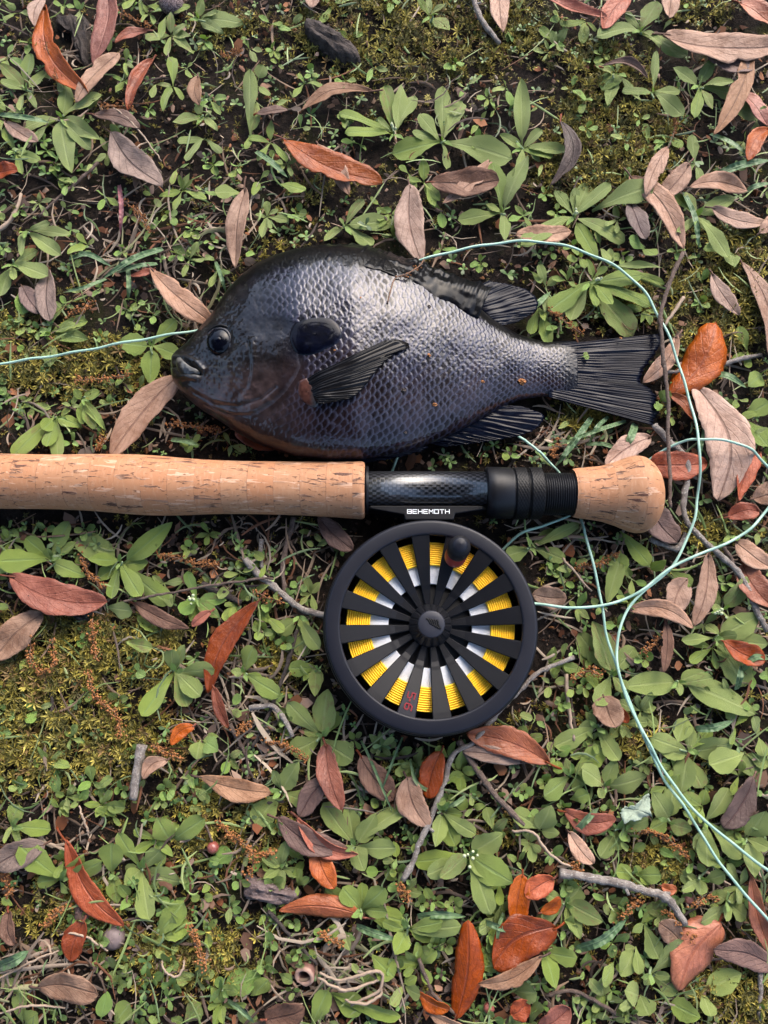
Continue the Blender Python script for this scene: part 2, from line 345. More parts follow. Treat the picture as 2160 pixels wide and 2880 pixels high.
def strawprob(x, y):
    d = .38+0*x
    for cx, cy, rx, ry in ((380,500,260,130),(420,640,150,110),(1250,1180,190,110),(560,1500,120,160),(700,2100,180,110),(1250,960,160,60),(620,1190,90,80),(1330,1010,120,60),(80,2080,130,90)): d = np.maximum(d, 1.25-np.hypot((x-cx)/rx, (y-cy)/ry))
    return np.clip(d, 0, 1)*(1-.75*moss_density(x, y))
Vh, Fh, Ch = strips(9000, .012, .045, .0008, .0022, [(.27, .21, .16), (.36, .29, .22), (.17, .13, .10), (.20, .19, .10)], lambda x, y: np.clip(np.maximum.reduce([1.1-np.hypot((x-a_)/b_, (y-c_)/d_) for a_, b_, c_, d_ in ((360, 230, 530, 90), (430, 90, 640, 90), (1250, 130, 1160, 70), (1290, 130, 960, 45), (740, 150, 2090, 90), (560, 90, 1530, 120), (60, 110, 2090, 70), (1180, 90, 2020, 60))]), 0, 1)*.55, (.001, .007), 11)
hy = obj('dry_hay', mesh_np('dry_hay', Vh, Fh, [M['litter']], True, None, Ch)); tag(hy, 'pale matted hay of old grass lying in patches', 'litter', kind='stuff')
V1, F1, C1 = strips(15000, .003, .034, .0004, .0014, STR, strawprob, (.0006, .0055), 3)
n = 26000
x = rng.uniform(-230, 1890, n); y = rng.uniform(-230, 2440, n); k = (~blocked(x, y, 0)) & (rng.random(n) < (1-.7*moss_density(x, y))*(.35+vnoise(x, y, 1/45., 12))); x, y = x[k], y[k]; n = len(x)
p = PD(x, y, .001); ctr = np.stack([p[:, 0], p[:, 1], gz(p[:, 0], p[:, 1])+rng.uniform(0, .0014, n)], -1)
r = rng.uniform(.0002, .0009, n)*rng.choice([1, 1, 1.5, 2.0], n)
dirs = np.array([(1,0,0),(0,1,0),(-1,0,0),(0,-1,0),(0,0,1),(0,0,-1)], float)
Vc = ctr[:, None]+dirs[None]*r[:, None, None]*rng.uniform(.4, 1.5, (n, 6, 1))+rng.normal(0, .25, (n, 6, 3))*r[:, None, None]
fo = np.array([(0,1,4),(1,2,4),(2,3,4),(3,0,4),(1,0,5),(2,1,5),(3,2,5),(0,3,5)])
CR = np.array([(.05,.034,.026),(.09,.055,.035),(.17,.07,.025),(.03,.022,.018),(.20,.13,.09),(.12,.045,.02)])
cc = CR[rng.integers(0, 6, n)]*rng.uniform(.5, 1.3, (n, 1)); Cc = np.repeat(np.hstack([cc, np.ones((n, 1))]), 6, 0)
li = obj('dry_grass_litter', mesh_np('dry_grass_litter', V1, F1, [M['litter']], True, None, C1)); tag(li, 'pale and brown bits of dry grass strewn over the soil', 'litter', kind='stuff')
cr = obj('soil_crumbs', mesh_np('soil_crumbs', Vc.reshape(-1, 3), (fo[None]+(np.arange(n)*6)[:, None, None]).reshape(-1, 3), [M['litter']], False, None, Cc)); tag(cr, 'brown crumbs of soil, bark and shed florets on the ground', 'litter', kind='stuff')
Vg, Fg, Cg = strips(2600, .006, .030, .0004, .0012, [(.17, .23, .07), (.13, .19, .06), (.22, .27, .10), (.12, .17, .08)], lambda x, y: .45+.4*(vnoise(x, y, 1/120., 66) > .5), (.002, .008), 21)
gg = obj('fine_grass', mesh_np('fine_grass', Vg, Fg, [M['sprout']], True, None, Cg)); tag(gg, 'short fine green grass threads between the plants', 'grass', kind='stuff')
# torn bits of old leaves
n = 5200
x = rng.uniform(-230, 1890, n); y = rng.uniform(-230, 2440, n); k = (~blocked(x, y, 6)) & (rng.random(n) < (1-.65*moss_density(x, y))*(.25+vnoise(x, y, 1/70., 15))); x, y = x[k], y[k]; n = len(x)
p = PD(x, y, .002); ctr = np.stack([p[:, 0], p[:, 1], gz(p[:, 0], p[:, 1])+rng.uniform(.0008, .0045, n)], -1); r = rng.uniform(.0007, .0024, n)*rng.choice([1, 1, 1.5, 2.1], n); a0 = rng.uniform(0, 6.28, n); tx, ty = rng.normal(0, .35, n), rng.normal(0, .35, n); el = rng.uniform(.3, .8, n)
Vf = []
for j in range(6):
    a = j*1.047; u_ = np.cos(a)*r*rng.uniform(.55, 1.15, n); v_ = np.sin(a)*r*el*rng.uniform(.55, 1.15, n); ox = u_*np.cos(a0)-v_*np.sin(a0); oy = u_*np.sin(a0)+v_*np.cos(a0); Vf.append(ctr+np.stack([ox, oy, ox*tx+oy*ty+.0004*rng.random(n)], -1))
Vf = np.stack([ctr+np.array([0, 0, .0003])]+Vf, 1).reshape(-1, 3); ff = np.array([(0, 1+j, 1+(j+1) % 6) for j in range(6)])
FC = np.array([(.20,.11,.07),(.13,.065,.04),(.26,.17,.125),(.17,.06,.025),(.07,.045,.035),(.22,.09,.04),(.12,.09,.075)]); fc_ = FC[rng.integers(0, 7, n)]*rng.uniform(.5, 1.25, (n, 1))
fr = obj('leaf_fragments', mesh_np('leaf_fragments', Vf, (ff[None]+(np.arange(n)*7)[:, None, None]).reshape(-1, 3), [M['litter']], False, None, np.repeat(np.hstack([fc_, np.ones((n, 1))]), 7, 0))); tag(fr, 'torn brown scraps of old leaves between the plants', 'litter', kind='stuff')
# tiny seedlings
n = 3200
x = rng.uniform(-230, 1890, n); y = rng.uniform(-230, 2440, n); k = (~blocked(x, y, 6)) & (rng.random(n) < .25+.75*(vnoise(x, y, 1/90., 21) > .5)); x, y = x[k], y[k]; n = len(x)
p = PD(x, y, .003); base = np.stack([p[:, 0], p[:, 1], gz(p[:, 0], p[:, 1])+rng.uniform(.0005, .0045, n)], -1)
Vs = []; Cs = []; a0 = rng.uniform(0, 6.28, n); L = rng.uniform(.0016, .0048, n)
for j in range(4):
    a = a0+j*1.57+rng.normal(0, .3, n); el = rng.uniform(-.1, .7, n); l = L*rng.uniform(.6, 1.1, n)
    d = np.stack([np.cos(a)*np.cos(el), np.sin(a)*np.cos(el), np.sin(el)], -1); s = np.stack([-np.sin(a), np.cos(a), 0*a], -1)
    row = []
    for t, wd, dz in ((0, .03, 0), (.38, .19, .0002), (.72, .25, .0003), (1.0, .07, -.0002)):
        c = base+d*(l*t)[:, None]+np.array([0, 0, dz]); row += [c+s*(l*wd)[:, None]+np.array([0, 0, .00025]), c-s*(l*wd)[:, None]+np.array([0, 0, .00025])]
    Vs.append(np.stack(row, 1)); cl = np.array([(.10,.18,.045),(.14,.24,.055),(.08,.13,.05),(.17,.25,.07)])[rng.integers(0, 4, n)]*rng.uniform(.6, 1.1, (n, 1)); Cs.append(np.repeat(cl[:, None], 8, 1))
Vs = np.concatenate(Vs).reshape(-1, 3); Cs = np.concatenate(Cs).reshape(-1, 3); nl = len(Vs)//8
f = np.array([(0,2,3,1),(2,4,5,3),(4,6,7,5)])
sp = obj('seedlings', mesh_np('seedlings', Vs, (f[None]+(np.arange(nl)*8)[:, None, None]).reshape(-1, 4), [M['sprout']], True, None, np.hstack([Cs, np.ones((len(Cs), 1))]))); tag(sp, 'tiny bright green seedlings sprinkled between the larger plants', 'seedlings', kind='stuff')
# ------------------------------------------------------------------ the fish
FUP = np.array([(483,1016),(489,998),(500,988),(520,976),(540,958),(570,922),(599,890),(618,862),(647,819),(681,783),(729,748),(778,726),(826,712),(874,704),(961,700),(1040,708),(1110,728),(1181,757),(1272,812),(1330,856),(1383,900),(1454,943),(1530,964),(1620,960)], float)
FLO = np.array([(483,1056),(489,1074),(503,1096),(536,1128),(575,1157),(623,1186),(667,1217),(729,1249),(826,1281),(922,1293),(1019,1290),(1100,1279),(1163,1264),(1252,1230),(1340,1184),(1404,1148),(1464,1123),(1530,1113),(1620,1130)], float)
def lut(tab, k=9):
    tab = np.asarray(tab, float); xs = np.arange(483, 1621, 1.0); v = np.interp(xs, tab[:, 0], tab[:, 1])
    kk = np.hanning(2*k+3)[1:-1]; kk /= kk.sum(); pad = np.concatenate([2*v[0]-v[1:k+1][::-1], v, 2*v[-1]-v[-k-1:-1][::-1]]) if k else v
    return xs, np.convolve(pad, kk, 'valid')
xsU, vU = lut(FUP, 10); _, vL = lut(FLO, 14)
vU[:12] = np.interp(xsU[:12], FUP[:, 0], FUP[:, 1]); vL[:12] = np.interp(xsU[:12], FLO[:, 0], FLO[:, 1])
TT = np.array([(483,2.5),(492,5.5),(510,8),(540,10.5),(620,15),(720,20),(850,22.5),(1000,22),(1150,17),(1300,12),(1400,8.8),(1500,6),(1620,3.6)]); ZC = np.array([(483,15.5),(620,18),(850,21.2),(1000,20.8),(1150,18.2),(1300,14.5),(1400,12),(1500,10),(1620,8.6)])
_, vT = lut(TT, 18); vT[:18] = np.interp(xsU[:18], TT[:, 0], TT[:, 1]); _, vC = lut(ZC, 30)
fU = lambda x: np.interp(x, xsU, vU); fL = lambda x: np.interp(x, xsU, vL); fT = lambda x: np.interp(x, xsU, vT)*.001; fC = lambda x: np.interp(x, xsU, vC)*.001
NX, NPH, NB = 640, 361, 44
cols = 483+(1620-483)*np.linspace(0, 1, NX)**1.06
def sect(xc, ph):
    # world points on the fish surface: column xc, angle ph (0 = towards the camera side, +90 = back)
    U = P(xc, fU(xc), fC(xc)); L = P(xc, fL(xc), fC(xc)); m = (U+L)/2; h = (U-L)/2
    s = np.sin(ph); cph = np.cos(ph); z = np.sign(cph)*np.abs(cph)**0.92*fT(xc)
    sk = 0.10*(1-s*s)                                 # fullest a little above the middle
    return m+h*(s+sk*0)[..., None]+np.stack([0*z, 0*z, z], -1)
ph = np.concatenate([np.linspace(-np.pi/2, np.pi/2, NPH), np.linspace(np.pi/2, 1.5*np.pi, NB+2)[1:-1]])
XC, PH = np.meshgrid(cols, ph, indexing='ij')
Vb = sect(XC, PH); top = (np.cos(PH) > 0)
px, py = proj(Vb)
def on_body(X, Y, lift=0.0):
    # point of the flank seen at photo pixel (X, Y)
    X = np.asarray(X, float); Y = np.asarray(Y, float); z = np.full(np.shape(X), .032)
    for _ in range(7):
        w = P(X, Y, z); xx = X.copy() if np.ndim(X) else X
        # column through w: find px column at centre height
        cxp, cyp = proj(np.stack([w[..., 0], w[..., 1], fC(np.clip(X, 483, 1620))], -1))
        xc = np.clip(cxp, 483, 1620); u, l = fU(xc), fL(xc); s = np.clip((l+u)/2-cyp, -(l-u)/2*.999, (l-u)/2*.999)/((l-u)/2)
        z = fC(xc)+fT(xc)*np.sqrt(1-s*s)**.92
    w = P(X, Y, z); w[..., 2] += lift
    return w
GILL = [(838,1000),(846,1030),(832,1062),(806,1100),(770,1135),(726,1165),(680,1178),(640,1172),(600,1150)]
GILLP = GILL+[(560,1110),(600,1000),(700,910),(790,900),(838,930)]
SP = 21.5
def scale_field(X, Y):
    # overlapping scale plates, rows bent along the body; returns height 0..1 and rim mask
    cxm = np.clip(X, 483, 1620); mid = (fU(cxm)+fL(cxm))/2; hh = (fL(cxm)-fU(cxm))/2
    b = (Y-mid)/hh*np.interp(cxm, [800, 1050, 1300, 1600], [270, 285, 205, 120])/1.32
    sp = np.interp(cxm, [700, 1000, 1300, 1600], [20, 22.5, 19, 14]); 
    A = np.cumsum(1/np.interp(np.arange(483, 1622), [700, 1000, 1300, 1600], [20, 22.5, 19, 14])); a = np.interp(X+0.10*(b*b)/90, np.arange(483, 1622), A)/1.32
    b = b/20.5+(vnoise(X, Y, 1/55., 31)-.5)*.5; a = a+(vnoise(X, Y, 1/50., 32)-.5)*.5
    R = .80; best = np.full(np.shape(X), 1e9); H = np.zeros(np.shape(X)); rim = np.zeros(np.shape(X)); idv = np.zeros(np.shape(X))
    for di in range(-3, 2):
        i = np.floor(a*2)+di; cx = i/2
        off = (i % 2)*.5
        for dj in (-1, 0, 1):
            j = np.floor(b-off+.5)+dj; cy = j+off; d = np.hypot(a-cx, (b-cy)*1.12)
            k = (d < R) & (cx < best)
            best = np.where(k, cx, best); H = np.where(k, (a-cx)/R, H); rim = np.where(k, sstep(.64, .97, d/R)*sstep(-.1, .35, (a-cx)/R), rim); idv = np.where(k, np.sin(i*12.9+j*78.2)*.5+.5, idv)
    return H, rim, idv
Hs, rim, idv = scale_field(px, py)
dg = seg_dist(px, py, GILL+[(570,1105)]); ing = inside(px, py, GILLP)
scal = sstep(845, 875, px+0.35*(py-1000)*(py > 1000)*0)*1.0
sm = np.where(ing, 0, 1)*sstep(600, 690, px)*sstep(8, 22, np.where(ing, 0, seg_dist(px, py, GILLP, True)))
sm = sm*(1-sstep(1575, 1625, px))*sstep(0, 1, (px-640)/120)
upper = (py < 905) & (px < 840); sm = np.where(upper, sm*(.25+.75*sstep(690, 850, px)), sm)
cphi = np.clip(np.cos(PH), 0, 1)
band = cphi**.5
disp = 0.00032*(Hs*.9)*sm
dother = seg_dist(px, py, [(560,1110),(600,1000),(700,910),(790,900),(838,930),(838,1000)])
disp += np.where(ing, 0.0012*(1-np.exp(-(dg/10)**2)), 0)*sstep(500, 620, px)*sstep(4, 75, dother)
# head relief
def ridge(poly, w, h): return h*np.exp(-(seg_dist(px, py, poly)/w)**2)
disp += ridge([(708,958),(714,1000),(714,1050),(704,1090),(684,1118)], 8, .0004)-ridge([(700,965),(704,1050),(694,1092),(672,1110)], 7, .0003)
disp += ridge([(540,1090),(600,1122),(660,1130),(702,1120)], 6, .0005)-ridge([(545,1105),(600,1137),(670,1143),(735,1122),(775,1090)], 5, .0007)
disp += ridge([(560,1120),(620,1152),(690,1160),(760,1128)], 6, .0004)-ridge([(575,1140),(640,1165),(700,1168)], 4, .0006)
mouthline = [(484,1030),(510,1026),(540,1036),(563,1052)]
disp -= ridge(mouthline, 5, .0014)
disp += ridge([(488,1006),(520,1004),(550,1018),(570,1040)], 8, .0014)+ridge([(486,1062),(520,1058),(552,1062)], 9, .0012)
disp -= 0.0011*np.exp(-(np.hypot(px-618, py-959)/43)**6)
headm = 1-sstep(650, 860, px-.25*(py-950))
disp += 0.00030*(vnoise(px, py, 1/7., 41)-.5)*headm+0.0005*(vnoise(px, py, 1/24., 42)-.5)*headm
disp += 0.0007*(vnoise(px, py, 1/60., 43)-.5)
disp += 0.00016*(vnoise(px, py, 1/4.5, 44)-.5)*(1-headm)
disp = np.where(top, disp*band, 0)
Nn = np.stack([0*PH, np.sin(PH)*.6, np.cos(PH)], -1)
Vb = Vb+disp[..., None]*Nn
# pigment, plus flank sheen and the back's dark reflection put into the colour
def C3(*a): return np.array(a)
sv = np.sin(PH)
slate = C3(.0075, .0076, .0125); brown = C3(.0125, .0072, .0082); headc = C3(.0085, .0072, .0075); cheek = C3(.038, .025, .024); blk = C3(.0022, .0022, .0028); rust = C3(.022, .0095, .0075)
lowf = sstep(.05, .55, -sv+(vnoise(px, py, 1/45., 51)-.5)*.5)[..., None]
colr = slate*(1-lowf)+brown*lowf
rimc = C3(.046, .045, .070)
mott = (vnoise(px, py, 1/28., 52))[..., None]
colr = colr*(.7+.6*mott)*(.72+.5*idv[..., None]*sm[..., None])*(.62+.55*sstep(.35, .65, .5+.32*np.sin(px/26.+1.5*vnoise(px, py, 1/80., 81))+.5*(vnoise(px, py, 1/34., 82)-.5)))[..., None]
dk = sstep(.3, .75, vnoise(px, py, 1/70., 56)*.6+lowf[..., 0]*.5)[..., None]
colr = colr*(1-(rim*sm)[..., None]*.62)+rimc*(rim*sm)[..., None]*.62*(.95+.2*(1-lowf))
hm = headm[..., None]; ck = (sstep(1020, 1110, py+.15*(px-600))*sstep(505, 560, px))[..., None]
hcol = headc*(.6+.9*vnoise(px, py, 1/12., 53)[..., None])*(1-ck)+cheek*ck*(.5+.9*vnoise(px, py, 1/16., 54)[..., None])
hcol = hcol+C3(.02, .018, .008)*((np.abs(np.sin(py/5.5+3*vnoise(px, py, 1/30., 57)))**6)*.5*sstep(560, 600, px)*(1-sstep(660, 700, px))*sstep(1000, 1020, py)*(1-sstep(1080, 1100, py)))[..., None]
hm = np.maximum(hm, ing[..., None]*sstep(.9, .2, 0*hm+sstep(690, 840, px)[..., None]*.75))
colr = colr*(1-hm)+hcol*hm
colr = colr+np.where(ing, np.exp(-(dg/7)**2), 0)[..., None]*C3(.02, .02, .025)*.9
bk = sstep(.62, .73, sv+(vnoise(px, py, 1/16., 55)-.5)*.12+(rim*sm-.3)*.04)[..., None]  # back band: dark pigment, widened to imitate a dark reflection
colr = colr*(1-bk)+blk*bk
bl = (sstep(.78, .97, -sv+.1*(vnoise(px, py, 1/20., 58)-.5))*sstep(600, 680, px)*(1-sstep(760, 1080, px)))[..., None]
colr = colr*(1-bl)+rust*bl
pl_ = np.exp(-(seg_dist(px, py, [(500,1022),(515,1040),(540,1050),(560,1056)])/9)**2)[..., None]*(.4+.6*vnoise(px, py, 1/5., 59)[..., None]); colr = colr*(1-pl_)+C3(.11, .105, .095)*pl_
mo_ = np.exp(-(seg_dist(px, py, mouthline)/3.5)**2)[..., None]; colr = colr*(1-mo_)+C3(.006, .005, .005)*mo_
lip = np.exp(-(seg_dist(px, py, [(489,1006),(520,1003),(548,1012)])/7)**2)[..., None]; colr = colr*(1-lip)+C3(.012, .012, .014)*lip
tb_ = (sstep(1555, 1612, px+5*np.sin(py*.35)))[..., None]; colr = colr*(1-tb_)+C3(.0035, .0045, .0085)*tb_
sheen = (1-headm)*(1-tb_[..., 0])*(1-.62*lowf[..., 0])*(1-bk[..., 0])*.25+.02  # metallic mask: stronger on the upper flank to place its highlight there
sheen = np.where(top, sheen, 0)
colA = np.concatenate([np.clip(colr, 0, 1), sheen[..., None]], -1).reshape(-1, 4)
fm = NT('fish_skin'); vc = fm.n('VertexColor', layer_name='Col'); cobj = fm.co()
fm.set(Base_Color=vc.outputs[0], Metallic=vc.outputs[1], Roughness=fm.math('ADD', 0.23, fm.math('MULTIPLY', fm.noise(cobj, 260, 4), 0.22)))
fm.b.inputs['Specular IOR Level'].default_value = 0.06; bw_ = fm.n('RGBToBW'); fm.put(bw_.inputs[0], vc.outputs[0]); fm.put(fm.b.inputs['Coat Weight'], fm.math('ADD', .12, fm.math('MULTIPLY', fm.ramp01(bw_.outputs[0], .002, .008), .42))); fm.b.inputs['Coat Roughness'].default_value = 0.045; fm.b.inputs['Coat IOR'].default_value = 1.5  # less coat on near-black skin, keeping sky reflections off the back
fm.bump(fm.noise(cobj, 1400, 3), 0.22, 0.0003)
fin_m = NT('fish_fin'); vc = fin_m.n('VertexColor', layer_name='Col'); cobj = fin_m.co()
fin_m.set(Base_Color=vc.outputs[0], Roughness=fin_m.math('ADD', 0.22, fin_m.math('MULTIPLY', fin_m.noise(cobj, 400, 3), 0.28)), Metallic=0.0)
fin_m.b.inputs['Specular IOR Level'].default_value = 0.05; fin_m.b.inputs['Coat Weight'].default_value = 0.17; fin_m.b.inputs['Coat Roughness'].default_value = 0.06
fin_m.bump(fin_m.noise(cobj, 900, 3), 0.25, 0.0003)
FO = [float(a) for a in P(1000, 1040, 0.0)]
fish = empty('sunfish', FO); tag(fish, 'dark wet sunfish with scaly slate flanks lying on its side above the rod', 'fish')
nr = len(ph); Fb = gridF(NX, nr, False, True).tolist()
Fb.append(list(range(nr-1, -1, -1))); Fb.append([(NX-1)*nr+i for i in range(nr)])
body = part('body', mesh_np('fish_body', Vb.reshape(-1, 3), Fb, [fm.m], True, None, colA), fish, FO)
body['label'] = 'scaly slate and brown body with near black back'
def fin(name, base, edge, zb, ze, nrays, amp, seed, body_lift=None, cloak=False, parent=None, rag=.03, c0=(.0007, .0015, .0065), c1=(.006, .0085, .022), curve=None):
    r = np.random.default_rng(seed); nu = nrays*9+1; nw = 22
    B = smooth_curve(base, nu); E = smooth_curve(edge, nu); t = np.linspace(0, 1, nw)
    wob = np.interp(np.linspace(0, 1, nu), np.linspace(0, 1, nrays+1), r.uniform(1-rag, 1+.3*rag, nrays+1)); u = np.linspace(0, 1, nu)
    rph = nrays*u+.35*(vnoise(u*nrays, 0*u, .8, seed+5)-.5)*2; rr = (.5+.5*np.cos(2*np.pi*rph))*(.35+.65*vnoise(u*nrays, 0*u, .9, seed+9))
    wob = wob-rag*.6*(1-rr)
    XY = B[:, None]+(E-B)[:, None]*(t[None, :, None]*wob[:, None, None])
    if curve is not None:
        d = (E-B); nrm = np.stack([-d[:, 1], d[:, 0]], -1); XY = XY+nrm[:, None]*(curve*np.sin(np.pi*t)[None, :, None]*(1-u)[:, None, None])
    if body_lift is None: Wd = P(XY[..., 0], XY[..., 1], (zb+(ze-zb)*t)[None]+0*XY[..., 0])
    elif cloak:
        Wb = on_body(B[:, 0], B[:, 1], .0004); We = P(E[:, 0], E[:, 1], ze+0*E[:, 0]); tt = (t[None]*wob[:, None])[..., None]; Wd = Wb[:, None]*(1-tt)+We[:, None]*tt; Wd[..., 2] += body_lift*np.sin(np.pi*np.clip(tt[..., 0], 0, 1))
    else: Wd = on_body(XY[..., 0], XY[..., 1], 0.0); Wd[..., 2] += body_lift*np.minimum(1, t/.15)[None]
    rel = ((rr[:, None]*(.55+.9*vnoise(u[:, None]*nrays*.7+0*t, 6*t[None]+0*u[:, None], 1.0, seed+3)))*sstep(0, .12, t)[None])*amp*(1-.35*t[None])+amp*.35*np.cos(2*np.pi*rph*2.0)[:, None]*sstep(.35, .7, t)[None]+amp*.9*(vnoise(u[:, None]*nrays*.5+0*t, 3*t[None]+0*u[:, None], 1.7, seed)-.5)*2
    Wd[..., 2] += rel
    cm = (rr**3)[:, None]*(.35+.65*(1-t))[None]*r.uniform(.4, 1, nu)[:, None]
    Cc = np.array(c0)+(np.array(c1)-np.array(c0))*cm[..., None]*(.4+vnoise(XY[..., 0], XY[..., 1], 1/9., seed)[..., None])
    me = mesh_np(name, Wd.reshape(-1, 3), gridF(nu, nw), [fin_m.m], True, None, np.concatenate([Cc, np.ones(Cc.shape[:2]+(1,))], -1).reshape(-1, 4))
    o = part(name, me, parent or fish, FO); md = o.modifiers.new('thickness', 'SOLIDIFY'); md.thickness = 0.0005; md.offset = -1
    return o
fin('spiny_dorsal_fin', [(840,730),(900,738),(961,748),(1000,745),(1040,757),(1075,764),(1110,780),(1145,790),(1181,810),(1225,838),(1272,856),(1310,882),(1345,898)], [(885,690),(961,682),(1042,686),(1080,703),(1139,720),(1190,730),(1240,756),(1285,768),(1335,784),(1385,800)], .022, .0195, 14, .0009, 1, rag=.14, body_lift=.0022, cloak=True, c0=(.0008, .0010, .0020), c1=(.006, .007, .012))
fin('soft_dorsal_fin', [(1292,826),(1340,862),(1383,900),(1408,914)], [(1378,788),(1454,804),(1498,822),(1517,847),(1508,873),(1480,893),(1446,910)], .0150, .0125, 13, .00045, 2)
fin('caudal_fin', [(1548,972),(1540,1042),(1544,1116)], [(1862,938),(1868,958),(1848,1000),(1821,1036),(1806,1074),(1828,1092),(1847,1112),(1854,1166),(1840,1196)], .0124, .0085, 24, .0004, 3, rag=.03)
fin('anal_fin', [(1412,1138),(1340,1178),(1252,1222),(1190,1244)], [(1466,1142),(1512,1158),(1536,1176),(1508,1209),(1454,1228),(1353,1244),(1258,1256)], .0125, .0095, 13, .00045, 4)
fin('pelvic_fin', [(925,1272),(930,1292)], [(1203,1254),(1198,1264),(1120,1287),(1030,1302)], .0215, .0150, 6, .0008, 5, c1=(.018, .019, .027))
fin('pectoral_fin', [(857,1070),(868,1105),(890,1137)], [(1088,962),(1130,958),(1160,976),(1122,992),(1083,1026),(1045,1070),(1010,1113),(970,1130),(914,1140)], 0, 0, 13, .00045, 6, body_lift=.0022, c0=(.0045, .0042, .0048), c1=(.017, .015, .0165))
# fleshy root of the pectoral fin, gill flap
def patch(name, poly, lift, mat, colfn, nr_=14, pw=3, parent=None):
    p = smooth_curve(np.vstack([poly, poly[:1]]), 65)[:-1]; c = p.mean(0); t = np.linspace(0.02, 1, nr_)
    XY = c+(p-c)[:, None]*t[None, :, None]; W = on_body(XY[..., 0], XY[..., 1]); W[..., 2] += lift*(1-t[None]**pw)+.00005-.0006*(t[None] > .99)
    Cc = colfn(XY[..., 0], XY[..., 1], np.broadcast_to(t[None], XY.shape[:2]))
    V = W.reshape(-1, 3); F = gridF(64, nr_, True, False).tolist(); F.append([i*nr_ for i in range(64)])
    return part(name, mesh_np(name, V, F, [mat], True, None, np.concatenate([Cc, np.full(Cc.shape[:2]+(1,), .05)], -1).reshape(-1, 4)), parent or fish, FO)
Z1 = lambda l: np.array([(440+x/2.0737, 660+y/2.0737) for x, y in l])
patch('pectoral_root', Z1([(830,850),(880,835),(930,890),(955,960),(930,1010),(870,990),(825,930)]), .0008, fm.m, lambda x, y, t: np.array([.05, .02, .015])*(.5+vnoise(x, y, 1/6., 61)[..., None])*(1-sstep(868, 884, x)[..., None])+np.array([.035, .032, .034])*sstep(868, 884, x)[..., None]*(.5+.7*vnoise(x, y, 1/5., 62)[..., None]))
fl_ = NT('fish_gill_flap'); fl_.set(Base_Color=fl_.n('VertexColor', layer_name='Col').outputs[0], Roughness=.3); fl_.b.inputs['Specular IOR Level'].default_value = .02; fl_.b.inputs['Coat Weight'].default_value = .22; fl_.b.inputs['Coat Roughness'].default_value = .06; fl_.bump(fl_.noise(fl_.co(), 500, 3), .3, .0005); flap_m = fl_.m
patch('gill_flap', Z1([(775,560),(800,515),(870,482),(950,472),(1015,478),(1062,512),(1088,560),(1086,600),(1050,645),(1000,668),(950,690),(880,706),(815,690),(780,640),(768,600)]), .0008, flap_m, lambda x, y, t: np.array([.0006, .0010, .0036])*(.5+1.6*vnoise(x, y, 1/9., 64)[..., None])+np.array([.010, .011, .020])*(sstep(.72, 1, t)*sstep(860, 950, x)*vnoise(x, y, 1/7., 63))[..., None]+np.array([.008, .007, .0075])*(1-sstep(790, 850, x))[..., None], pw=7)
# eye > iris ring, pupil
ec = on_body(np.array([618.]), np.array([957.]))[0]; er = .0066
ed, ew = np.meshgrid(np.linspace(0, np.pi*.5, 14), np.linspace(0, 2*np.pi, 40, endpoint=False), indexing='ij')
def dome(rad, hz, th0, th1, n=12, c=ec, sx=1.0, sy=1.08):
    th = np.linspace(th0, th1, n); a = np.linspace(0, 2*np.pi, 48, endpoint=False); A, T = np.meshgrid(a, th, indexing='ij')
    V = np.stack([c[0]+rad*np.sin(T)*np.cos(A)*sx, c[1]+rad*np.sin(T)*np.sin(A)*sy, c[2]-.0012+hz*np.cos(T)], -1); return V.reshape(-1, 3), gridF(48, n, True)
def glossy(name, col, rough=.08, spec=.6, coat=1.0):
    m = NT(name); m.set(Base_Color=m.mix(m.noise(m.co(), 900, 3), tuple(x*.7 for x in col), tuple(x*1.3 for x in col)), Roughness=rough); m.b.inputs['Specular IOR Level'].default_value = spec; m.b.inputs['Coat Weight'].default_value = coat*.3; m.b.inputs['Coat Roughness'].default_value = .04; return m.m
v, f = dome(er, .0038, .001, 1.57); eye = part('eye', mesh_np('eye', v, f, [glossy('fish_eye', (.0016, .002, .0045), .12, .12, .5)]), fish, FO)
aa_ = np.linspace(-.35, 2.0, 24); pth = np.stack([ec[0]+er*.80*np.cos(aa_), ec[1]+er*.84*np.sin(aa_), ec[2]+.0014+0*aa_], -1); v, f, _ = tube(pth, .00052*np.sin(np.linspace(.1, np.pi-.1, 24))+.00005, 7); part('iris', mesh_np('iris', v, f, [glossy('fish_iris', (.045, .045, .05), .3, .2, .3)]), eye, FO)
v, f = dome(er*.60, .00395, .001, 1.0, 8, ec+np.array([-.0002, -.0006, .0]), 1, 1); part('pupil', mesh_np('pupil', v, f, [glossy('fish_pupil', (.0008, .0012, .004), .12, .12, .5)]), eye, FO)
# eyelid socket ring above the eye
a = np.linspace(.1, 2.6, 30); er2 = er*1.06
pth = np.stack([ec[0]+er2*np.cos(a), ec[1]+er2*1.08*np.sin(a), ec[2]+.0003+0*a], -1); v, f, _ = tube(pth, .0007*np.sin(np.linspace(0.15, np.pi-.15, 30))+.0001, 8); part('eye_socket', mesh_np('eye_socket', v, f, [glossy('fish_socket', (.006, .006, .0065), .35, .1, .3)]), fish, FO)
# pale blunt lips
patch('lips', Z1([(112,700),(140,708),(165,740),(205,770),(246,790),(250,812),(205,826),(160,832),(128,800),(112,750)]), .0013, fm.m, lambda x, y, t: np.array([.016, .015, .015])+np.array([.13, .125, .11])*(sstep(.45, .8, vnoise(x, y, 1/7., 71)*.55+.5*np.exp(-((y-1000-.62*(x-480))/13)**2)))[..., None]*(1-sstep(.75, 1, t))[..., None], pw=4)
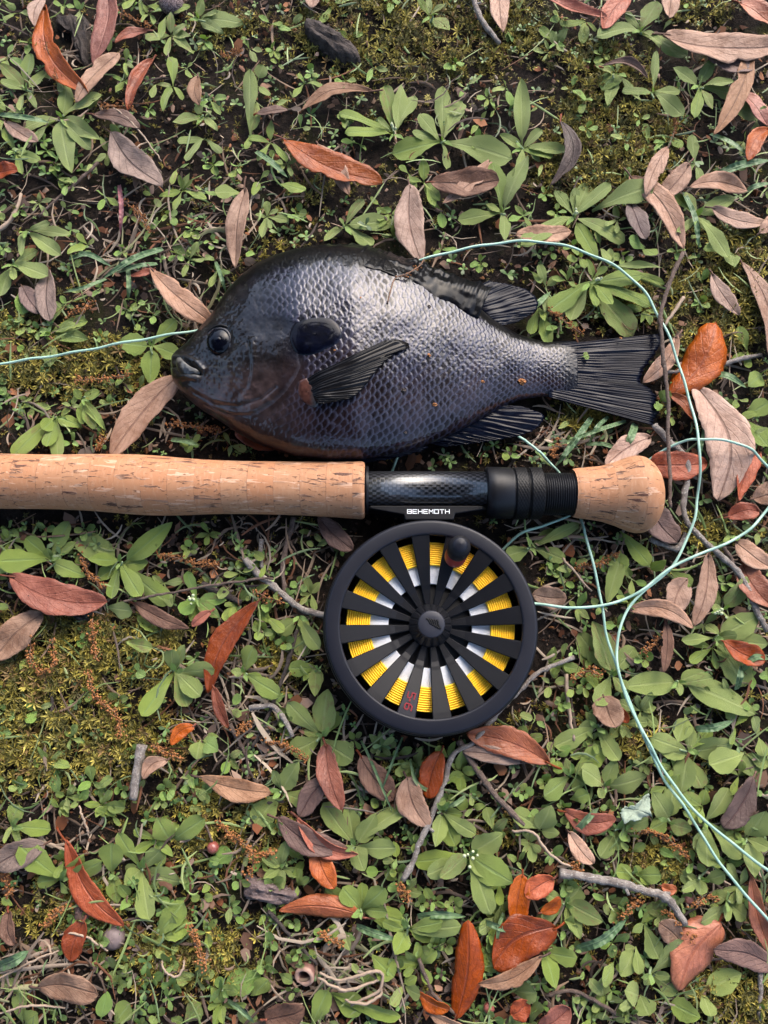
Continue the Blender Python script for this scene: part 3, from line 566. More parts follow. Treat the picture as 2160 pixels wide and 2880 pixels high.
# ------------------------------------------------------------------ rod: cork grip, carbon reel seat, locking rings, threads, cork butt
cm_ = NT('cork'); u3 = cm_.uv(); uu, vv, _ = cm_.sep(u3)          # u = mm along the rod, v = mm around it
pos = cm_.n('CombineXYZ'); cm_.put(pos.inputs[0], uu); cm_.put(pos.inputs[1], vv)
p0 = pos.outputs[0]
ringid = cm_.math('FLOOR', cm_.math('DIVIDE', uu, 12.4)); wn_ = cm_.n('TexWhiteNoise', noise_dimensions='1D'); cm_.put(wn_.inputs['W'], ringid); rid = wn_.outputs[0]
shift = cm_.n('CombineXYZ'); cm_.put(shift.inputs[1], cm_.math('MULTIPLY', rid, 90.0)); cm_.put(shift.inputs[2], cm_.math('MULTIPLY', rid, 50.0)); pr_ = cm_.vec('ADD', p0, shift.outputs[0])
grain = cm_.noise(cm_.vec('MULTIPLY', pr_, (1.0, .25, 1)), .9, 4, .6); mottle = cm_.noise(pr_, .22, 3, .5); fine = cm_.noise(pr_, 3.5, 4, .7)
pit = cm_.noise(cm_.vec('MULTIPLY', pr_, (.13, 1.0, 1)), .46, 3, .72, .5); patchy = cm_.ramp01(cm_.noise(cm_.vec('MULTIPLY', pr_, (.6, 1, 1)), .10, 2, .5), .42, .60); pitm = cm_.math('MULTIPLY', cm_.ramp01(pit, .575, .605), patchy)
pit2 = cm_.noise(cm_.vec('MULTIPLY', pr_, (.42, 1.5, 1)), .7, 3, .6, .8); pit2m = cm_.math('MULTIPLY', cm_.ramp01(pit2, .63, .66), .85)
edge = cm_.math('SUBTRACT', 1.0, cm_.ramp01(cm_.math('ABSOLUTE', cm_.math('SUBTRACT', cm_.math('FRACT', cm_.math('DIVIDE', uu, 12.4)), .5)), .47, .5))
base = cm_.mix(mottle, (.335, .155, .074), (.44, .235, .125)); base = cm_.mix(cm_.math('MULTIPLY', rid, .75), base, (.40, .17, .075))
base = cm_.mix(cm_.math('MULTIPLY', cm_.ramp01(grain, .5, .7), .35), base, (.50, .31, .20)); base = cm_.mix(cm_.math('MULTIPLY', fine, .25), base, (.26, .12, .06))
base = cm_.mix(cm_.math('MULTIPLY', cm_.math('SUBTRACT', 1.0, edge), .0), base, (.22, .10, .05)); base = cm_.mix(cm_.math('MULTIPLY', cm_.ramp01(cm_.math('ABSOLUTE', cm_.math('SUBTRACT', cm_.math('FRACT', cm_.math('DIVIDE', uu, 12.4)), .5)), .475, .495), cm_.math('MULTIPLY', cm_.ramp01(fine, .35, .6), cm_.ramp01(cm_.noise(p0, .13, 2), .4, .62))), base, (.17, .075, .035))
pits = cm_.math('MAXIMUM', pitm, pit2m)
base = cm_.mix(pits, base, cm_.mix(cm_.ramp01(fine, .45, .6), (.055, .022, .014), (.17, .075, .045)))
base = cm_.mix(cm_.math('MULTIPLY', cm_.ramp01(pit, .56, .60), cm_.math('MULTIPLY', cm_.math('SUBTRACT', 1.0, pits), .55)), base, (.60, .40, .28))
cm_.set(Base_Color=base, Roughness=.62); cm_.b.inputs['Specular IOR Level'].default_value = .35
cm_.bump(cm_.math('ADD', cm_.math('MULTIPLY', pits, -1.6), cm_.math('MULTIPLY', fine, .25)), .8, .0006)
def matte_black(name, col=(.012, .0125, .016), rough=.42, spec=.22, nsc=2500):
    m = NT(name); c = m.co(); f = m.noise(c, nsc, 3); d = m.ramp01(m.noise(c, 5200, 2), .72, .77); sc = m.ramp01(m.noise(m.vec('MULTIPLY', c, (1, .2, 1)), 700, 3, .7, 1.0), .70, .74)
    cc = m.mix(f, tuple(x*.8 for x in col), tuple(x*1.2 for x in col)); cc = m.mix(m.math('MULTIPLY', d, .10), cc, (.4, .38, .36))
    m.set(Base_Color=cc, Roughness=m.math('ADD', rough-.07, m.math('MULTIPLY', m.noise(c, 160, 4), .16))); m.b.inputs['Specular IOR Level'].default_value = spec
    m.bump(m.noise(c, 4200, 2), .12, .0002); return m.m
MB1 = matte_black('anodised_black', (.0055, .0057, .0075), .40); MB2 = matte_black('dark_cast_black', (.0035, .0035, .0045), .5); MRIM = matte_black('spool_rim', (.0065, .0073, .0125), .42, .25)
cw = NT('carbon_weave'); u3 = cw.uv(); uu, vv, _ = cw.sep(u3)
du = cw.math('DIVIDE', uu, 1.9); dv = cw.math('DIVIDE', vv, 1.25)
row = cw.math('FLOOR', dv); chk = cw.math('FRACT', cw.math('MULTIPLY', cw.math('ADD', cw.math('FLOOR', cw.math('ADD', du, cw.math('MULTIPLY', row, .5))), 0.0), .5)); chk = cw.math('FRACT', cw.math('MULTIPLY', cw.math('ADD', cw.math('FLOOR', du), row), .5)); on = cw.math('GREATER_THAN', chk, .25)
fu = cw.math('ABSOLUTE', cw.math('SUBTRACT', cw.math('FRACT', du), .5)); fv = cw.math('ABSOLUTE', cw.math('SUBTRACT', cw.math('FRACT', dv), .5))
thr = cw.math('SINE', cw.math('MULTIPLY', uu, 40.0)); gap = cw.math('MAXIMUM', cw.ramp01(fu, .40, .5), cw.ramp01(fv, .40, .5))
ccol = cw.mix(on, (.0016, .0016, .002), (.026, .027, .033)); ccol = cw.mix(gap, ccol, (.002, .002, .002))
cw.set(Base_Color=ccol, Roughness=cw.math('ADD', .28, cw.math('MULTIPLY', on, .12))); cw.b.inputs['Coat Weight'].default_value = .8; cw.b.inputs['Coat Roughness'].default_value = .10
cw.bump(cw.math('SUBTRACT', on, gap), .25, .0003)
ZAX = .0165
RO = [float(a) for a in P(1200, 1375, 0.0)]
rod = empty('fly_rod', RO); tag(rod, 'fly rod butt with long cork grip and black carbon reel seat lying below the fish', 'fishing rod')
def turned(name, prof, mat, ns=72, knurl=None, smooth=True, endcap=True, parent=None):
    # prof: rows (X, yTop, yBottom) in photo pixels at the rod axis height
    prof = np.asarray(prof, float); a = P(prof[:, 0], prof[:, 1], ZAX); b = P(prof[:, 0], prof[:, 2], ZAX); c = (a+b)/2; r = np.linalg.norm(a-b, axis=1)/2*.985
    th = np.linspace(0, 2*np.pi, ns, endpoint=False); n = len(prof); R = r[:, None]*np.ones(ns)
    if knurl is not None: R = R+knurl(np.arange(n)[:, None], np.arange(ns)[None])
    V = np.stack([np.broadcast_to(c[:, 0:1], (n, ns)), c[:, 1:2]+R*np.cos(th), c[:, 2:3]+R*np.sin(th)], -1)
    uv = np.stack([np.broadcast_to(c[:, 0:1]*1000+300, (n, ns)), (th*r.mean()*1000)[None]+0*R], -1)
    F = gridF(n, ns, False, True).tolist()
    if endcap: F.append(list(range(ns-1, -1, -1))); F.append([(n-1)*ns+i for i in range(ns)])
    return part(name, mesh_np(name, V.reshape(-1, 3), F, [mat], smooth, uv.reshape(-1, 2)), parent or rod, RO)
def prof_interp(tab, n, k=0):
    t = np.array(tab, float); x = np.linspace(t[0, 0], t[-1, 0], n); y1 = np.interp(x, t[:, 0], t[:, 1]); y2 = np.interp(x, t[:, 0], t[:, 2])
    if k:
        kk = np.hanning(2*k+3)[1:-1]; kk /= kk.sum(); f = lambda v: np.convolve(np.concatenate([2*v[0]-v[1:k+1][::-1], v, 2*v[-1]-v[-k-1:-1][::-1]]), kk, 'valid'); y1, y2 = f(y1), f(y2)
    return np.stack([x, y1, y2], -1)
grip = prof_interp([(-420,1310,1392),(-300,1290,1412),(-150,1280,1424),(0,1278,1430),(153,1281,1431),(260,1279,1436),(383,1280,1447),(447,1284,1450),(511,1290,1449),(600,1296,1445),(703,1299,1445),(850,1300,1449),(950,1300,1455),(1014,1299,1460)], 150, 6)
grip = np.vstack([grip, [(1020,1300,1460),(1025,1303,1457),(1027,1310,1450)]])
turned('cork_grip', grip, cm_.m)
def tb(X, yt, yb): return (X, yt, yb)
turned('rod_blank', [(-420,1340,1362),(-1500,1343,1359),(-3200,1345,1357)], MB1, 24)
turned('winding_collar', [(1027,1318,1440),(1029,1312,1446),(1036,1312,1446),(1038,1318,1440)], MB1, 64)
turned('reel_seat', [(1036,1326,1428),(1200,1326,1428),(1380,1327,1429)], cw.m, 72)
hood = [(1364,1322,1440),(1365,1317,1452),(1368,1315,1457),(1388,1315,1458),(1390,1315,1458),(1436,1317,1458),(1440,1320,1455)]
turned('sliding_hood', hood, MB1, 72)
def kn(i, j): return .00028*(((i+j) % 4 == 0)*1.0+((i-j) % 4 == 0)*1.0)
for x0, x1 in ((1441, 1479), (1483, 1522)):
    pr = [(x0,1324,1452),(x0+2,1319,1457)]+[(x,1318,1458) for x in np.linspace(x0+3, x1-3, 17)]+[(x1-2,1319,1457),(x1,1324,1452)]
    turned('locking_ring', pr, MB2, 120, lambda i, j: kn(i, j)*((i > 1) & (i < 19)), True)
turned('ring_gap', [(1478,1326,1450),(1484,1326,1450)], MB2, 48)
th_ = []
for x in np.arange(1520, 1618, 6.2): th_ += [(x,1337,1443),(x+1.4,1331,1449),(x+3.4,1331,1449),(x+4.8,1337,1443)]
turned('threaded_barrel', th_, MB1, 64)
butt = prof_interp([(1609,1322,1452),(1612,1319,1455),(1650,1316,1460),(1690,1312,1466),(1730,1301,1479),(1765,1288,1494),(1785,1284,1499),(1805,1286,1498),(1822,1296,1490),(1836,1310,1476),(1847,1328,1458),(1854,1350,1436),(1857,1374,1412)], 70, 2)
turned('cork_butt', butt, cm_.m, 80)

# ------------------------------------------------------------------ reel
ZT = .0300
rc = P(1213, 1756, ZT); R = float(np.linalg.norm(P(1514, 1756, ZT)-rc)); cx, cy = float(rc[0]), float(rc[1])
EO = [cx, cy, 0.0]
reel = empty('fly_reel', EO); tag(reel, 'round black spoked fly reel wound with yellow line, hanging from the rod', 'fishing reel')
def rl(name, prof, mat, n=128, close=False, parent=None, smooth=True):
    pr = np.array(prof, float); pr[:, 0] *= R; pr[:, 1] = ZT+pr[:, 1]*.001; v, f = lathe(pr, n, (cx, cy), close)
    return part(name, mesh_np(name, v, f, [mat], smooth), parent or reel, EO)
rl('spool_rim', [(.855,-3.2),(.855,-.5),(.862,-.1),(.875,0),(.968,0),(.985,-.15),(.996,-.7),(1.0,-1.6),(1.0,-4),(.99,-4.5),(.87,-4.5)], MRIM, 160, True)
rl('frame_ring', [(.93,-6),(1.008,-5.2),(1.02,-5.8),(1.024,-7),(1.024,-23),(1.01,-25.5),(.98,-26),(.95,-25),(.95,-8)], MB1, 160, True)
rl('back_plate', [(.02,-24.5),(.97,-24.5),(.97,-25.6),(.02,-25.6)], MB2, 96, True)
rl('spool_flange', [(.80,-9.5),(.845,-9.5),(.845,-11),(.80,-11)], MB1, 128, True)
rl('inner_ring', [(.885,-8.2),(.925,-8.2),(.925,-13),(.885,-13)], MB1, 128, True)
def wraps(r0, r1, n, z, amp):
    pr = []
    for i in range(n):
        a = r0+(r1-r0)*i/n; d = (r1-r0)/n
        for k in range(7): t = k/6.0; pr.append((a+d*t*.999, z+amp*math.sin(math.pi*t)**.6))
    return [(r0, -20)]+pr+[(r1, -20)]
ym = NT('yellow_line'); c = ym.co(); ym.set(Base_Color=ym.mix(ym.noise(c, 260, 4), (.88, .50, .012), (.95, .62, .025)), Roughness=.45)
ym.b.inputs['Subsurface Weight'].default_value = .1; ym.b.inputs['Subsurface Radius'].default_value = (.001, .0006, .0002)
dirt = ym.ramp01(ym.noise(c, 120, 4, .7), .66, .76); ym.put(ym.b.inputs['Base Color'], ym.mix(ym.math('MULTIPLY', dirt, .45), ym.mix(ym.noise(c, 260, 4), (.88, .50, .012), (.95, .62, .025)), (.30, .10, .01)))
wm = NT('white_backing'); c = wm.co(); wm.set(Base_Color=wm.mix(wm.noise(c, 900, 4), (.62, .64, .68), (.84, .85, .87)), Roughness=.6); wm.bump(wm.noise(c, 2500, 3), .5, .0004)
rl('line_wraps', wraps(.575, .805, 11, -6.9, .95), ym.m, 160)
rl('backing_wraps', wraps(.40, .575, 22, -8.0, .4), wm.m, 160)
a0 = math.radians(107.4)
def polar(r, a): return cx+R*r*math.cos(a), cy+R*r*math.sin(a)
def prism(sections, mat, name, parent=None, n=None):
    # sections: list of (list of 4 points) forming a strip of quads cross sections
    V = []; F = []; m = len(sections[0])
    for s in sections: V += s
    for i in range(len(sections)-1):
        for k in range(m): F.append((i*m+k, i*m+(k+1) % m, (i+1)*m+(k+1) % m, (i+1)*m+k))
    F.append(tuple(range(m-1, -1, -1))); F.append(tuple((len(sections)-1)*m+k for k in range(m)))
    return part(name, mesh_np(name, np.array(V), F, [mat], False), parent or reel, EO)
def spoke_sec(a, r, hw, zt, th=1.5, bev=.35):
    # flat top with small bevels; radius r (fraction), half width hw (mm)
    ct, st = math.cos(a), math.sin(a); x, y = polar(r, a); z = ZT+zt*.001; h = hw*.001; b = min(bev*.001, h*.4); t = th*.001
    return [(x-st*o, y+ct*o, z+dz) for o, dz in ((-h, -b), (-h+b, 0), (h-b, 0), (h, -b), (h, -t), (-h, -t))]
SPA = []
for i in range(16):
    a = a0-math.radians(11.25)-i*math.radians(22.5); SPA.append(a)
    prism([spoke_sec(a, .870, 4.35, -.6), spoke_sec(a, .80, 4.05, -1.3), spoke_sec(a, .62, 3.3, -3.4), spoke_sec(a, .42, 2.35, -5.8), spoke_sec(a, .385, 2.2, -6.1, 2), spoke_sec(a, .34, 1.95, -6.7, 2), spoke_sec(a, .18, 1.15, -7.4, 2)], MB1, 'spoke')
    a2 = a-math.radians(11.25)
    prism([spoke_sec(a2, .405, 2.3, -10.5), spoke_sec(a2, .36, 1.95, -10.2), spoke_sec(a2, .18, 1.0, -9.4)], MB1, 'hub_rib')
rl('arbor', [(.405,-10.2),(.40,-10.2),(.395,-20),(.02,-20),(.02,-23),(.41,-23)], MB2, 96)
pr = [(.205,-7.6),(.20,-6.4),(.185,-5.2),(.155,-3.0),(.125,-1.0),(.118,-.2)]
v, f = lathe([(r_*R, ZT+z_*.001) for r_, z_ in [(.205,-19)]+pr], 128, (cx, cy)); v = v.reshape(128, 7, 3); k = np.arange(128)
v[:, 1:6, 2] -= (.0006*((k % 8) < 2))[:, None]; hub = part('hub', mesh_np('hub', v.reshape(-1, 3), f, [MB1], False), reel, EO)
cap = rl('hub_cap', [(.128,-2),(.128,1.2),(.122,1.75),(.112,2.0),(.06,2.15),(.0005,2.2)], matte_black('cap_grey', (.017, .018, .026), .45, .3), 64)
# wave emblem pressed into the cap: five wavy bars fanning out
em = []
for i in range(5):
    s0 = (-.062+i*.027, .052-.006*i); pts = []
    for t in np.linspace(0, 1, 9):
        x = -.055+.028*i+.055*t+.008*math.sin(5*t+i*.4)+.02*i*(-.1); y = .055-.006*i*(.6)-(.055+.012*i)*t; pts.append((cx+R*x*.9, cy+R*y*.95, ZT+.00215))
    pts = [q for q in pts if math.hypot(q[0]-cx, q[1]-cy) < .105*R]
    if len(pts) > 2: v, f, _ = tube(np.array(pts), .00042, 6); em.append((v, f))
v, f = joinVF(em); part('emblem', mesh_np('emblem', v, f, [matte_black('emblem_black', (.003, .003, .004), .6)]), cap, EO)
# handle knob
ka = math.radians(69.5); kx, ky = polar(.665, ka)
def kl(name, prof, mat, parent): v, f = lathe([(r_*.001, ZT+z_*.001) for r_, z_ in prof], 48, (kx, ky)); hz_ = v[:, 2]-(ZT-.003); ax_ = math.tan(math.radians(15)); v[:, 0] += hz_*ax_*.30; v[:, 1] += hz_*ax_*.95; return part(name, mesh_np(name, v, f, [mat]), parent, EO)
knob = kl('knob', [(4.2,6.2),(4.9,6.4),(5.1,7.2),(5.1,10.4),(4.9,11.4),(4.2,12.4),(3.0,13.2),(1.5,13.7),(.02,13.9)], matte_black('knob_rubber', (.006, .006, .008), .55), reel)
redm = plain('knob_red', (.24, .022, .018), .4, .5, 0, 900, .25)
kl('knob_band', [(4.0,-.6),(4.85,-.4),(4.95,.2),(4.95,6.0),(4.6,6.5)], redm, knob); kl('knob_post', [(3.4,-4.5),(3.4,-.5)], MB1, knob)
capm = kl('knob_cap', [(3.55,12.95),(3.4,13.3),(2.0,13.85),(.02,14.1)], MRIM, knob)
# lettering as strokes
def strokes(lines, org, ex, ey, wd, z, h=.00018):
    ps = []
    for pl in lines:
        for (x1, y1), (x2, y2) in zip(pl[:-1], pl[1:]):
            a = np.array(org)+np.array(ex)*x1+np.array(ey)*y1; b = np.array(org)+np.array(ex)*x2+np.array(ey)*y2; d = b-a; L = np.linalg.norm(d)+1e-9; d = d/L; nrm = np.array([-d[1], d[0]])*wd/2; a = a-d*wd*.5; b = b+d*wd*.5
            q = [a+nrm, a-nrm, b-nrm, b+nrm]; V = [(p[0], p[1], z) for p in q]+[(p[0], p[1], z+h) for p in q]; h += 2e-6
            ps.append((np.array(V), [(4,5,6,7),(0,4,7,3),(1,2,6,5),(0,1,5,4),(3,7,6,2)]))
    return joinVF(ps)
# "5-6" in red on one spoke, reading outwards from the hub
sa = min(SPA, key=lambda a: abs(math.atan2(math.sin(a-math.radians(-107.5)), math.cos(a-math.radians(-107.5)))))
G5 = [[(1,1),(0,1),(0,.55),(.75,.55),(1,.4),(1,.12),(.75,0),(0,0)]]; G6 = [[(1,1),(.35,1),(0,.7),(0,.12),(.25,0),(.8,0),(1,.15),(1,.42),(.75,.55),(0,.5)]]; GD = [[(0,.45),(.22,.45)]]
er_ = np.array([math.cos(sa), math.sin(sa)]); et_ = np.array([-math.sin(sa), math.cos(sa)])
prism([spoke_sec(sa, .862, 4.2, -.35, 1.0), spoke_sec(sa, .80, 3.95, -.95, 1.0), spoke_sec(sa, .63, 3.25, -2.95, 1.0)], MRIM, 'size_plate')
lt = []
for gl, r0 in ((G5, .648), (GD, .715), (G6, .752)):
    zz = ZT-.0029+(r0-.63)/.17*.0020+.00035; org = np.array([cx, cy])+er_*R*r0-et_*.0016
    lt.append(strokes(gl, org, er_*.0024, et_*.0032, .00055, zz, .0004))
v, f = joinVF(lt); part('size_number', mesh_np('size_number', v, f, [plain('red_paint', (.22, .02, .025), .45, .5, 0, 900, .2, 0)], False), reel, EO)
# foot that clamps into the reel seat, with the name on its face
ZF = .0205
def extr(name, poly, z0, z1, mat, parent=None, bev=.0):
    p = np.array([P(x, y, z1)[:2] for x, y in poly]); n = len(p); V = [(a, b, z0) for a, b in p]+[(a, b, z1) for a, b in p]
    F = [tuple(range(n, 2*n)), tuple(range(n-1, -1, -1))]+[(i, (i+1) % n, n+(i+1) % n, n+i) for i in range(n)]
    o = part(name, mesh_np(name, np.array(V), F, [mat], False), parent or reel, EO); md = o.modifiers.new('bevel', 'BEVEL'); md.width = .0005; md.segments = 2; return o
foot = extr('foot', [(1040,1422),(1360,1422),(1362,1432),(1280,1445),(1276,1462),(1140,1462),(1136,1447),(1040,1430)], .010, ZF, MB1)
extr('foot_rail', [(1036,1408),(1372,1408),(1372,1436),(1036,1432)], .0085, ZF-.0018, MB1)
GL = {'B': [[(0,0),(0,1),(1,1),(1,.62),(.85,.5),(1,.38),(1,0),(0,0)], [(0,.5),(.85,.5)]], 'E': [[(1,1),(0,1),(0,0),(1,0)], [(0,.5),(.85,.5)]], 'H': [[(0,0),(0,1)], [(1,0),(1,1)], [(0,.5),(1,.5)]], 'M': [[(0,0),(0,1),(.5,.45),(1,1),(1,0)]], 'O': [[(0,0),(0,1),(1,1),(1,0),(0,0)]], 'T': [[(0,1),(1,1)], [(.5,1),(.5,0)]]}
tl = P(1146, 1444, ZF); tr_ = P(1268, 1444, ZF); tu = P(1146, 1433.5, ZF); W8 = (tr_[0]-tl[0])/8; Hh = tu[1]-tl[1]
ls = [strokes(GL[ch], (tl[0]+i*W8, tl[1]), (W8*.72, 0), (0, Hh), .00034, ZF+.00002, .00016) for i, ch in enumerate('BEHEMOTH')]
v, f = joinVF(ls); part('lettering', mesh_np('lettering', v, f, [plain('white_print', (.75, .77, .78), .5, .4, 0, 2000, .08, 0)], False), foot, EO)

# ------------------------------------------------------------------ mint fly line lying in loops
lm = NT('mint_line'); c = lm.co(); lm.set(Base_Color=lm.mix(lm.noise(c, 200, 3), (.22, .37, .29), (.32, .48, .39)), Roughness=.42); lm.b.inputs['Subsurface Weight'].default_value = .15; lm.b.inputs['Subsurface Radius'].default_value = (.001, .001, .001)
dr = lm.ramp01(lm.noise(c, 500, 4, .7), .66, .74); lm.put(lm.b.inputs['Base Color'], lm.mix(lm.math('MULTIPLY', dr, .5), lm.mix(lm.noise(c, 200, 3), (.22, .37, .29), (.32, .48, .39)), (.16, .15, .09)))
def lpath(rows):
    rows = np.array(rows, float); w = P(rows[:, 0], rows[:, 1], rows[:, 2]*.001); n = int(len(rows)*14); c = smooth_curve(np.hstack([rows[:, :2], rows[:, 2:]*1.0]), n)
    w = P(c[:, 0], c[:, 1], np.clip(c[:, 2], 1.5, 60)*.001); w[:, 2] += .0005*np.sin(np.arange(n)*.35)-.0022*vnoise(np.arange(n)*1.0, np.zeros(n), .06, 4)*(c[:, 2] > 10); return w
L1 = [(-600,1130,12),(-250,1060,12),(0,1018,13),(130,1000,12),(260,979,13),(420,950,13),(560,923,12),(640,900,8),(760,830,4),(900,760,3),(1040,760,4),(1120,752,9),(1180,731,14),(1250,709,15),(1354,686,15),(1458,674,14),(1562,682,15),(1654,709,15),(1745,755,14),(1810,814,14),(1849,879,14),(1888,957,14),(1920,1042,15),(1953,1159,17),(1969,1250,22),(1970,1341,18),(1965,1400,15),(1952,1469,14),(1909,1565,13),(1874,1613,13),(1809,1665,14),(1770,1712,14),(1744,1769,14),(1737,1817,14),(1738,1873,16),(1752,1929,15),(1783,2008,14),(1818,2081,13),(1870,2190,13),(1939,2287,13),(2004,2395,13),(2069,2482,13),(2160,2586,12),(2300,2740,12),(2480,2800,12),(2500,2660,12),(2330,2550,12),(2160,2447,13),(2048,2360,14),(1961,2287,14),(1880,2182,14),(1832,2098,14),(1788,2010,13),(1758,1935,13),(1741,1885,13),(1720,1825,13),(1705,1769,13),(1694,1695,13),(1677,1617,13),(1657,1535,12),(1636,1470,8),(1610,1400,2),(1575,1335,4),(1555,1310,8),(1515,1268,10),(1459,1227,9),(1400,1190,2),(1250,1150,1.5),(1140,1220,2),(1124,1270,6),(1112,1300,6),(1100,1340,2),(1090,1420,2)]
L2 = [(1430,1690,8),(1480,1695,14),(1514,1698,14),(1605,1709,14),(1696,1702,15),(1765,1682,15),(1822,1650,16),(1883,1600,15),(1961,1561,15),(2048,1526,14),(2117,1482,14),(2175,1410,14),(2180,1345,14),(2134,1282,17),(2100,1256,19),(2048,1238,20),(1961,1234,19),(1917,1243,15),(1874,1262,12),(1818,1299,8),(1750,1350,1.5),(1660,1420,2),(1592,1454,8),(1530,1478,9),(1462,1502,8),(1400,1560,2)]
lv = []
for Lr in (L1, L2): v, f, _ = tube(lpath(Lr), .00066, 10); lv.append((v, f))
v, f = joinVF(lv); LO = [float(a) for a in P(1960, 1600, 0)]
ln = obj('fly_line', localise(mesh_np('fly_line', v, f, [lm.m]), LO)); ln.location = LO
tag(ln, 'thin mint green fishing line looping from the reel around the fish tail', 'fishing line')
